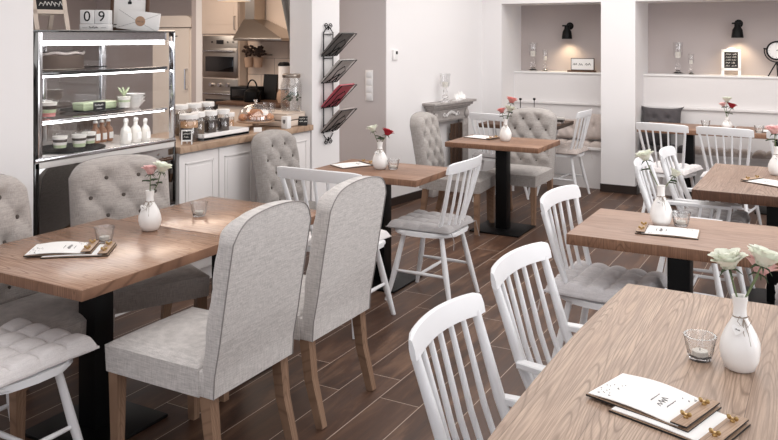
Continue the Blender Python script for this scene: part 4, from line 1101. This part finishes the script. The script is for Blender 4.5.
b = NB(); q = Matrix.Rotation(R(7), 4, 'Y'); bb(b, -.135, .135, -.003, .003, 0, .125, bev=.001); bmesh.ops.transform(b, matrix=q, verts=b.verts); obj('paper', b, 'paper', t)
b = NB(); tube(b, [(-.13, -.0035, .12), (0, -.0045, .055), (.13, -.0035, .12)], .0008, 4); tube(b, [(-.13, -.0035, .005), (-.0, -.0042, .06), (.13, -.0035, .005)], .0008, 4); bmesh.ops.transform(b, matrix=q, verts=b.verts); obj('flap_line', b, 'ink', t)
b = NB(); lathe(b, [(0, .0), (.032, .0), (.031, .003), (0, .0035)], n=28, caps=False); bmesh.ops.transform(b, matrix=q @ Matrix.Translation((.012, -.003, .062)) @ Matrix.Rotation(R(90), 4, 'X'), verts=b.verts); se = obj('seal', b, 'kraft', t)
b = NB(); scribble(b, -.018, .022, .055, .010, lambda x, z: (x+.01, -.0075, z), 2, 61, .0008); bmesh.ops.transform(b, matrix=q, verts=b.verts); obj('stamp', b, 'ink', se)
# A-shaped pale wood chalkboard at the left end
t = thing('a_frame_chalkboard', 'pale A-frame chalkboard at the left end of the pastry case top', 'chalkboard', (-4.02, 3.12, ZT), 72)
tilt = Matrix.Rotation(R(-20), 4, 'X')
b = NB()
bb(b, -.10, -.075, -.008, .008, 0, .42); bb(b, .075, .10, -.008, .008, 0, .42); bb(b, -.10, .10, -.008, .008, .10, .125); bb(b, -.10, .10, -.008, .008, .395, .42)
bmesh.ops.transform(b, matrix=Matrix.Translation((0, -.07, 0)) @ tilt, verts=b.verts); obj('front_frame', b, 'kcab', t)
b = NB(); bb(b, -.078, .078, -.004, .004, .125, .40); bmesh.ops.transform(b, matrix=Matrix.Translation((0, -.07, 0)) @ tilt, verts=b.verts); obj('slate', b, 'slate', t)
for k in range(4):
    b = NB(); scribble(b, -.06, .06, .15+.06*k, .03, lambda x, z: (x, -.0055, z), 1, 70+k, .0022); bmesh.ops.transform(b, matrix=Matrix.Translation((0, -.07, 0)) @ tilt, verts=b.verts); obj('writing_line', b, 'chalk', t)
b = NB(); bb(b, -.10, -.075, -.008, .008, 0, .42); bb(b, .075, .10, -.008, .008, 0, .42); bb(b, -.10, .10, -.008, .008, .10, .125)
bmesh.ops.transform(b, matrix=Matrix.Translation((0, .22, 0)) @ Matrix.Rotation(R(20), 4, 'X'), verts=b.verts); obj('rear_frame', b, 'kcab', t)

# ------------------------------------------------------------------ jars and cakes on the counter
ZC = .951
def jar(c, fill, lab, s=1, group='glass storage jars with white lids', r=.042, h=.12, fh=.75):
    t = thing('storage_jar', lab, 'jar', c, 0, group); t.scale = (s, s, s)
    b = NB(); lathe(b, [(0, 0), (r, 0), (r*1.03, .006), (r*1.03, h*.86), (r*.86, h*.95), (r*.86, h), (r*.80, h), (r*.80, h*.95), (r*.97, h*.85), (r*.97, .008), (0, .006)], n=24, caps=False); obj('glass', b, 'jarglass', t)
    b = NB(); lathe(b, [(0, .007), (r*.94, .007), (r*.95, h*fh), (r*.6, h*(fh+.03)), (0, h*(fh+.02))], n=24, caps=False, f=lambda k, z: 1+.02*sin(k*3+z*300)); obj('contents', b, fill, t)
    b = NB(); lathe(b, [(0, h), (r*1.06, h), (r*1.10, h+.004), (r*1.10, h+.030), (r*1.02, h+.034), (0, h+.034)], n=24, caps=False); obj('lid', b, 'ceramic', t)
    return t
b = NB(); bb(b, -.11, .11, -.245, .245, 0, .022, bev=.003)
for (a, c_, d, e) in ((-.11, .11, -.245, -.235), (-.11, .11, .235, .245), (-.11, -.10, -.245, .245), (.10, .11, -.245, .245)): bb(b, a, c_, d, e, .0, .046, bev=.003)
o = obj('serving_tray', b, 'white'); o.location = (-3.845, 4.37, ZC); tag(o, 'white wooden tray with a row of glass jars on the counter', 'tray')
jar((-3.83, 4.09, ZC), 'cookie', 'large jar at left of the white tray, cookies over dark beans', .98, r=.062, h=.155, fh=.9)
for k, (x, y, f) in enumerate(((-3.885, 4.24, 'tea'), (-3.88, 4.36, 'coffee'), (-3.875, 4.49, 'coffee'))):
    jar((x, y, ZC+.0225), f, ('left', 'middle', 'right')[k]+' jar of the front row on the white tray', 1.05)
for k, (x, y, f) in enumerate(((-4.13, 4.32, 'tea'), (-4.13, 4.46, 'coffee'), (-4.13, 4.60, 'tea'))):
    jar((x, y, ZC), f, ('left', 'middle', 'right')[k]+' jar of the taller back row behind the white tray', 1.0, r=.052, h=.185, fh=.8)
jar((-3.98, 4.68, ZC), 'cookie', 'small jar between the white tray and the cake dome', .9)
# fill of the large jar: beans below
t = bpy.data.objects['storage_jar']
b = NB(); lathe(b, [(0, .008), (.0595, .008), (.0597, .095), (0, .100)], n=24, caps=False, f=lambda k, z: 1+.01*sin(k*3)); obj('bean_layer', b, 'coffee', t)
t = thing('easel_chalkboard', 'tiny white easel sign at the left end of the counter', 'chalkboard', (-3.72, 3.95, ZC), 40)
b = NB(); bb(b, -.036, -.028, -.004, .004, 0, .095); bb(b, .028, .036, -.004, .004, 0, .095); bb(b, -.036, .036, -.004, .004, .02, .03); bb(b, -.036, .036, -.004, .004, .088, .097); bmesh.ops.transform(b, matrix=Matrix.Rotation(R(-14), 4, 'X'), verts=b.verts); obj('frame', b, 'white', t)
b = NB(); bb(b, -.03, .03, -.002, .003, .028, .09); bmesh.ops.transform(b, matrix=Matrix.Rotation(R(-14), 4, 'X'), verts=b.verts); obj('slate', b, 'slate', t)
b = NB(); scribble(b, -.022, .022, .065, .012, lambda x, z: (x, -.003, z), 1, 81, .001); scribble(b, -.018, .018, .045, .01, lambda x, z: (x, -.003, z), 1, 82, .001); bmesh.ops.transform(b, matrix=Matrix.Rotation(R(-14), 4, 'X'), verts=b.verts); obj('writing', b, 'chalk', t)
b = NB(); tube(b, [(0, .02, .09), (0, .055, 0)], .004, 4, sq=True); obj('rear_leg', b, 'white', t)
# cake dome
t = thing('cake_dome', 'glass cake dome with knob over the croissants', 'cake dome', (-3.90, 4.895, ZC))
b = NB(); lathe(b, [(0, 0), (.07, 0), (.07, .012), (.025, .022), (.025, .04), (.13, .05), (.145, .055), (.145, .062), (0, .062)], n=36, caps=False); obj('wooden_stand', b, 'counter', t)
b = NB(); lathe(b, [(.132, .063), (.134, .10), (.118, .145), (.08, .178), (.03, .192), (0, .194), (0, .190), (.03, .188), (.078, .174), (.115, .143), (.131, .10), (.129, .063)], n=36, caps=False); d = obj('dome', b, 'jarglass', t)
b = NB(); lathe(b, [(0, .192), (.010, .194), (.008, .205), (.016, .215), (.016, .222), (0, .226)], n=16, caps=False); obj('knob', b, 'glass', d)
def croissant(c, rz, lab, s=1):
    b = NB(); n = 13
    pts = [(.05*cos(a), .035*sin(a), .018+.004*sin(a)) for a in [PI*(.02+.96*k/(n-1)) for k in range(n)]]
    tube(b, pts, [.004+.018*math.sin(PI*k/(n-1))**.7*(1+.14*((k % 2)*2-1)) for k in range(n)], 12)
    o = obj('croissant', b, 'pastry'); o.location = c; o.rotation_euler = (0, 0, R(rz)); o.scale = (s, s, s); return tag(o, lab, 'croissant', 'croissants under the glass dome')
for k, (dx, dy, dz, rz) in enumerate(((.05, -.05, 0, 20), (-.04, -.05, 0, 100), (.05, .05, 0, -40), (-.045, .05, 0, 200), (.01, .0, .035, 60))):
    croissant((-3.90+dx, 4.895+dy, ZC+.0625+dz), rz, ['croissant under the glass dome, at its front', 'croissant under the dome, at back left', 'croissant under the dome, at its right', 'croissant under the dome, at back right', 'croissant on top of the others under the dome'][k], 1.15)
for k, (x, y) in enumerate(((-3.74, 4.72), )):
    b = NB(); bb(b, -.03, .03, -.002, .002, 0, .035); o = obj('name_card', b, 'paper'); o.location = (x, y, ZC); o.rotation_euler = (R(-8), 0, R(50)); tag(o, 'small white name card before the cake dome', 'card')
# crate
t = thing('wooden_crate', 'pale slatted crate on the counter under the drinks dispenser', 'crate', (-3.885, 5.185, ZC))
for k in range(2):
    for (x0, x1, y0, y1) in ((-.16, .16, -.125, -.115), (-.16, .16, .115, .125), (.15, .16, -.125, .125), (-.16, -.15, -.125, .125)):
        b = NB(); bb(b, x0, x1, y0, y1, .004+.05*k, .046+.05*k, bev=.002); obj('slat', b, 'kcab', t)
b = NB(); bb(b, -.16, .16, -.125, .125, .098, .106, bev=.002); obj('lid', b, 'kcab', t)
b = NB(); bb(b, -.03, .03, -.027, .027, 0, .095, bev=.006); o = obj('napkin_holder', b, 'white'); o.location = (-3.69, 5.005, ZC); tag(o, 'white napkin holder with grey crest in front of the crate', 'napkin holder')
b = NB(); prism(b, [(-.012, .07), (.012, .07), (.012, .05), (0, .036), (-.012, .05)], -.0285, -.027, 'y'); obj('crest', b, 'ink', o)
t = thing('counter_card', 'small black card at the right end of the counter', 'sign', (-3.69, 5.225, ZC), 30)
b = NB(); bb(b, -.038, .038, -.003, .003, 0, .075, bev=.002); bmesh.ops.transform(b, matrix=Matrix.Rotation(R(-14), 4, 'X'), verts=b.verts); obj('card', b, 'slate', t)
b = NB(); scribble(b, -.028, .028, .05, .012, lambda x, z: (x, -.004, z), 1, 91, .001); scribble(b, -.028, .028, .028, .010, lambda x, z: (x, -.004, z), 2, 92, .001); bmesh.ops.transform(b, matrix=Matrix.Rotation(R(-14), 4, 'X'), verts=b.verts); obj('writing', b, 'chalk', t)
# drinks dispenser
t = thing('drinks_dispenser', 'big glass drinks dispenser with mint leaves and a tap', 'drinks dispenser', (-3.80, 5.225, ZC+.107)); t.scale = (1.08, 1.08, 1.05)
b = NB(); lathe(b, [(0, 0), (.072, 0), (.078, .01), (.080, .20), (.066, .245), (.062, .262), (.058, .262), (.062, .24), (.076, .20), (.074, .012), (0, .01)], n=32, caps=False); obj('glass_jar', b, 'jarglass', t)
b = NB(); lathe(b, [(0, .012), (.073, .012), (.075, .19), (0, .19)], n=32, caps=False); obj('water', b, 'pane', t)
b = NB(); lathe(b, [(0, .262), (.066, .262), (.068, .268), (.068, .285), (.060, .290), (0, .290)], n=32, caps=False); obj('lid', b, 'steel', t)
b = NB(); tube(b, [(.078, -.03, .03), (.105, -.045, .03), (.11, -.045, .012)], .007, 8); tube(b, [(.10, -.045, .03), (.10, -.045, .055)], .005, 8); obj('tap', b, 'steel', t)
b = NB(); rr = random.Random(5)
for k in range(36):
    p = Vector((rr.uniform(-.05, .055), rr.uniform(-.055, .05), rr.uniform(.09, .15)))
    if p.xy.length < .066: sph(b, p, .014, (1, .65, .25), 7, Matrix.Rotation(rr.uniform(0, 6), 4, (rr.random(), rr.random(), .3)))
obj('mint_leaves', b, 'green', t)['kind'] = 'stuff'
def tumbler(c, lab, h=.085):
    t_ = NB(); lathe(t_, [(0, 0), (.024, 0), (.031, h), (.0290, h), (.0225, .006), (0, .006)], n=18, caps=False)
    o = obj('drinking_glass', t_, 'jarglass'); o.location = c; return tag(o, lab, 'glass', 'drinking glasses beside the dispenser')
tumbler((-3.99, 5.12, ZC+.107), 'leftmost drinking glass on the crate', .075)
tumbler((-3.90, 5.10, ZC+.107), 'drinking glass on the crate just before the dispenser', .075)
tumbler((-4.10, 5.20, ZC), 'tall drinking glass behind the crate, farthest left', .15)
tumbler((-4.18, 5.28, ZC), 'tall drinking glass behind the crate by the wall', .15)

# ------------------------------------------------------------------ kitchen
t = thing('refrigerator', 'cream rounded retro refrigerator in the kitchen', 'refrigerator', (-7.335, 7.82, 0))
def fr_prof(w_, z0, z1, r_):
    pts = [(-w_, z0), (w_, z0)]
    for k in range(9): a = PI/2*k/8; pts.append((w_-r_+r_*cos(a), z1-r_*.45+r_*.45*sin(a)))
    for k in range(9): a = PI/2+PI/2*k/8; pts.append((-w_+r_+r_*cos(a), z1-r_*.45+r_*.45*sin(a)))
    return pts
b = NB(); prism(b, fr_prof(.33, .0, 1.92, .12), -.245, .29, 'y'); obj('cabinet', b, 'cream', t)
b = NB(); prism(b, fr_prof(.33, .10, 1.76, .02), -.32, -.25, 'y'); bmesh.ops.bevel(b, geom=[e for e in b.edges if abs(e.verts[0].co.y-e.verts[1].co.y) < 1e-5 and e.verts[0].co.y < -.3], offset=.02, segments=3, affect='EDGES'); dr = obj('door', b, 'cream', t)
b = NB(); prism(b, fr_prof(.33, 1.775, 1.92, .12), -.31, -.25, 'y'); obj('top_cover', b, 'cream', t)
b = NB(); bb(b, .02, .12, -.326, -.319, 1.655, 1.668, bev=.002); obj('badge', b, 'ink', dr)
b = NB(); tube(b, [(.28, -.32, 1.0), (.28, -.36, 1.0), (.28, -.36, 1.25), (.28, -.32, 1.25)], .010, 8); obj('handle', b, 'chrome', dr)
b = NB(); bb(b, -7.0, -6.905, 7.52, 8.1, 0, 2.72); struct('wall_fridge', b, 'wall_grey')
b = NB(); bb(b, -6.90, -6.80, 7.49, 8.1, 0, 2.72); struct('trim_8', b, 'white')
t = thing('oven_unit', 'tall cream kitchen unit housing two built-in ovens', 'cabinet', (-6.51, 7.76, 0)); t.scale = (.94, 1, 1)
b = NB(); bb(b, -.305, .305, -.26, .30, 0, 2.7); obj('carcass', b, 'kcab', t)
b = NB(); bb(b, -.30, .30, -.285, -.262, 1.69, 2.68, bev=.003); dr = obj('door', b, 'kcab', t)
b = NB(); bb(b, -.24, .24, -.288, -.284, 1.80, 2.6, bev=.003); obj('door_panel', b, 'kcab', dr)
b = NB(); tube(b, [(.262, -.285, 1.74), (.262, -.31, 1.74), (.262, -.31, 1.90), (.262, -.285, 1.90)], .006, 8); obj('handle', b, 'steel', dr)
def oven(z0, z1, lab, knobs):
    t = thing('built_in_oven', lab, 'oven', (-6.51, 7.497, z0), 0, 'built-in ovens'); t.scale = (.94, 1, 1); H = z1-z0
    b = NB(); bb(b, -.295, .295, -.012, .03, 0, H, bev=.003); obj('oven_front', b, 'steel', t)
    b = NB(); bb(b, -.285, .285, -.022, -.010, .02, H-.15, bev=.004); dr = obj('door', b, 'steel', t)
    b = NB(); bb(b, -.235, .235, -.027, -.021, .07, H-.25, bev=.003); obj('window', b, 'blackgloss', dr)
    b = NB(); tube(b, [(-.25, -.05, H-.185), (.25, -.05, H-.185)], .010, 10)
    for sx in (-.22, .22): tube(b, [(sx, -.02, H-.185), (sx, -.05, H-.185)], .006, 8)
    obj('handle', b, 'chrome', dr)
    if knobs:
        for k in range(3): b = NB(); lathe(b, [(0, 0), (.026, 0), (.022, .03), (0, .03)], n=20, caps=False); bmesh.ops.transform(b, matrix=Matrix.Translation((-.14+.14*k, -.012, H-.075)) @ Matrix.Rotation(R(90), 4, 'X'), verts=b.verts); obj('knob', b, 'chrome', t)
    else:
        b = NB(); bb(b, -.06, .06, -.014, -.0115, H-.10, H-.05); obj('display', b, 'blackgloss', t)
        for sx in (-.13, .13, .22): b = NB(); lathe(b, [(0, 0), (.010, 0), (.010, .01), (0, .01)], n=12, caps=False); bmesh.ops.transform(b, matrix=Matrix.Translation((sx, -.012, H-.075)) @ Matrix.Rotation(R(90), 4, 'X'), verts=b.verts); obj('button', b, 'black', t)
oven(1.16, 1.665, 'upper built-in steel oven with display', False)
oven(.52, 1.145, 'lower built-in steel oven with three knobs', True)
for k, (x0, x1) in enumerate(((-6.19, -5.70), (-5.695, -5.20), (-5.195, -4.82))):
    b = NB(); bb(b, x0, x1, 7.08, 7.63, 0, .875, bev=.003); o = obj('kitchen_cabinet', b, 'kcab'); tag(o, ('first', 'second', 'third')[k]+' cream kitchen base cabinet counted from the ovens, by the tiled wall', 'cabinet', 'kitchen base cabinets')
b = NB(); bb(b, -6.20, -4.82, 7.05, 7.634, .876, .91, bev=.003); o = obj('kitchen_worktop', b, 'darkwood'); tag(o, 'dark kitchen worktop below the extractor hood', 'worktop')
t = thing('extractor_hood', 'steel chimney extractor hood above the kitchen worktop', 'extractor hood', (-5.70, 7.36, 1.61))
b = NB(); vs = [b.verts.new(p) for p in ((-.36, -.17, .03), (.33, -.17, .03), (.33, .27, .03), (-.36, .27, .03), (-.38, .05, .25), (-.22, .05, .25), (-.22, .27, .25), (-.38, .27, .25))]
for q in ((0, 1, 5, 4), (1, 2, 6, 5), (2, 3, 7, 6), (3, 0, 4, 7), (4, 5, 6, 7), (3, 2, 1, 0)): b.faces.new([vs[i] for i in q])
obj('canopy', b, 'steel', t)
b = NB(); bb(b, -.36, .33, -.17, .27, 0, .03, bev=.003); obj('rim', b, 'steel', t)
b = NB(); bb(b, -.37, -.23, .06, .26, .24, 1.10); obj('chimney', b, 'steel', t)
t = thing('wall_rail', 'steel rail with hanging pots on the kitchen tiles', 'rail', (-6.05, 7.60, 1.44))
b = NB(); tube(b, [(-.13, 0, 0), (.24, 0, 0)], .008, 8)
for sx in (-.1, .2): tube(b, [(sx, 0, 0), (sx, .03, 0)], .006, 8)
obj('rod', b, 'steel', t)
for k, x in enumerate((-6.10, -5.96)):
    t = thing('potted_herb', ('left' if k == 0 else 'right')+' of two hanging pots of dark herbs on the kitchen rail', 'potted plant', (x, 7.53, 1.29), 0, 'hanging herb pots')
    b = NB(); lathe(b, [(0, 0), (.045, 0), (.060, .12), (.054, .12), (.042, .01), (0, .01)], n=20, caps=False); obj('pot', b, 'terra', t)
    b = NB(); rr = random.Random(k+3)
    for j in range(40): sph(b, (rr.gauss(0, .035), rr.gauss(0, .02), .14+abs(rr.gauss(0, .06))), .028, (1, .7, .35), 7, Matrix.Rotation(rr.uniform(0, 6), 4, (rr.random(), rr.random(), .2)))
    obj('foliage', b, mat('dark_herb', (70, 54, 46), .8), t)['kind'] = 'stuff'
b = NB(); bb(b, -.10, .10, -.008, .008, 0, .30, bev=.003); bmesh.ops.transform(b, matrix=Matrix.Rotation(R(-8), 4, 'X'), verts=b.verts); o = obj('black_board', b, 'slate'); o.location = (-5.84, 7.58, .911); tag(o, 'black board leaning on the kitchen tiles', 'board')
t = thing('kettle', 'dark kettle with arched handle on the kitchen worktop', 'kettle', (-5.80, 7.22, .911))
b = NB(); lathe(b, [(0, 0), (.09, 0), (.10, .02), (.09, .12), (.05, .15), (0, .155)], n=24, caps=False); obj('kettle_body', b, 'black', t)
b = NB(); tube(b, [(.07*cos(a), 0, .14+.11*sin(a)) for a in [PI*k/12 for k in range(13)]], .009, 8); obj('handle', b, 'black', t)
b = NB(); tube(b, [(.085, 0, .06), (.13, 0, .13)], [.018, .01], 8); obj('spout', b, 'black', t)
t = thing('low_appliance', 'dark low appliance on the worktop beside the ovens', 'appliance', (-6.02, 7.40, .911))  # dark low appliance, exact kind unknown
b = NB(); bb(b, -.16, .16, -.12, .12, 0, .16, bev=.006); obj('housing', b, 'black', t)
b = NB(); bb(b, -.13, .13, -.124, -.12, .03, .13, bev=.002); obj('door', b, 'blackgloss', t)
t = thing('paper_towel_holder', 'white roll on a dark-topped stand at the kitchen pillar', 'paper towel', (-5.41, 7.30, 1.067))
b = NB(); lathe(b, [(0, 0), (.065, 0), (.065, .26), (0, .26)], n=24, caps=False); obj('roll', b, 'paper', t)
b = NB(); lathe(b, [(0, .26), (.068, .26), (.072, .275), (.05, .30), (0, .305)], n=24, caps=False); obj('top', b, 'black', t)
t = thing('storage_canister', 'tan rounded canister under the white roll in the kitchen', 'canister', (-5.41, 7.30, .911))
b = NB(); lathe(b, [(0, 0), (.07, 0), (.085, .05), (.08, .11), (.055, .145), (0, .15)], n=24, caps=False); obj('canister_body', b, 'terra', t)
b = NB(); lathe(b, [(0, .149), (.03, .149), (.03, .155), (0, .155)], n=12, caps=False); obj('lid', b, 'black', t)
# curtain by the pillar
b = NB()
def cf(o_):
    return lambda u, v: (-4.40-(.06+.36*v)*u, 6.2+.02*sin(u*20)+o_, 1.35+1.3*v)
closed_pair(b, 40, 6, cf(0), cf(.006)); o = obj('hanging_curtain', b, 'curtain'); tag(o, 'grey gathered curtain hanging beside the kitchen pillar', 'curtain')
# pendant lamp over the counter
t = thing('pendant_lamp', 'white pendant lamp just showing at the top above the ovens', 'lamp', (-4.20, 5.00, 1.945))
b = NB(); lathe(b, [(.13, 0), (.132, .004), (.09, .08), (.03, .12), (.02, .15), (0, .15), (0, .146), (.018, .146), (.028, .116), (.086, .076), (.126, .0)], n=36, caps=False); obj('lamp_shade', b, 'white', t)
b = NB(); tube(b, [(0, 0, .15), (0, 0, .77)], .003, 6); obj('cord', b, 'black', t)
b = NB(); sph(b, (0, 0, .05), .035); obj('bulb', b, 'bulb', t)
print('kitchen done')

# ------------------------------------------------------------------ light
wd = bpy.data.worlds.new('sky'); sc.world = wd; wd.use_nodes = True
bg = wd.node_tree.nodes['Background']; bg.inputs[0].default_value = lin((240, 244, 255))+(1,); bg.inputs[1].default_value = 1.1
def area(name, loc, rot, sx, sy, p, col=(1, 1, 1)):
    l = bpy.data.lights.new(name, 'AREA'); l.shape = 'RECTANGLE'; l.size = sx; l.size_y = sy; l.energy = p; l.color = col
    o = bpy.data.objects.new(name, l); COL.objects.link(o); o.location = loc; o.rotation_euler = [R(a) for a in rot]; return o
# daylight entering through the windows
area('window_daylight', (2.55, .8, 1.5), (0, 90, 0), 1.9, 2.7, 26)
area('window_daylight', (2.55, 4.4, 1.5), (0, 90, 0), 1.9, 2.7, 80)
area('window_daylight', (-1.9, -1.45, 1.5), (90, 0, 0), 1.9, 1.9, 14)
area('window_daylight', (.7, -1.45, 1.5), (90, 0, 0), 1.9, 1.9, 14)
# unseen ceiling fill added to brighten the cafe, and the warm kitchen lamp
area('ceiling_fill', (-1.4, 2.8, 2.68), (0, 0, 0), 3.2, 3.6, 62, (1, .98, .96))
area('ceiling_fill', (-1.2, 6.7, 2.68), (0, 0, 0), 4.0, 3.0, 125, (1, .98, .96))
area('kitchen_lamp_and_fill', (-6.0, 6.2, 2.6), (0, 0, 0), 1.2, 1.2, 42, (1, .80, .64))
area('kitchen_lamp_and_fill', (-7.6, 5.2, 2.6), (0, 0, 0), 1.6, 1.6, 48, (1, .93, .86))  # fill added to brighten the refrigerator and grey kitchen wall
area('counter_light', (-4.8, 4.4, 2.65), (0, 0, 0), .8, 2.0, 24, (1, .92, .84))
# ------------------------------------------------------------------ camera
cam = bpy.data.cameras.new('camera'); co = bpy.data.objects.new('camera', cam); COL.objects.link(co)
cam.sensor_width = 36; cam.lens = 36*798.3/778; cam.shift_y = -(220-35.44)/778
cam.clip_start = .05; cam.clip_end = 60
co.location = (0, 0, 1.67); co.rotation_euler = (R(90), 0, R(29.06))
sc.camera = co
sc.view_settings.view_transform = 'Standard'; sc.view_settings.look = 'None'; sc.view_settings.gamma = 1; sc.view_settings.exposure = -.26
sc.cycles.max_bounces = 10; sc.cycles.transmission_bounces = 8; sc.cycles.transparent_max_bounces = 16
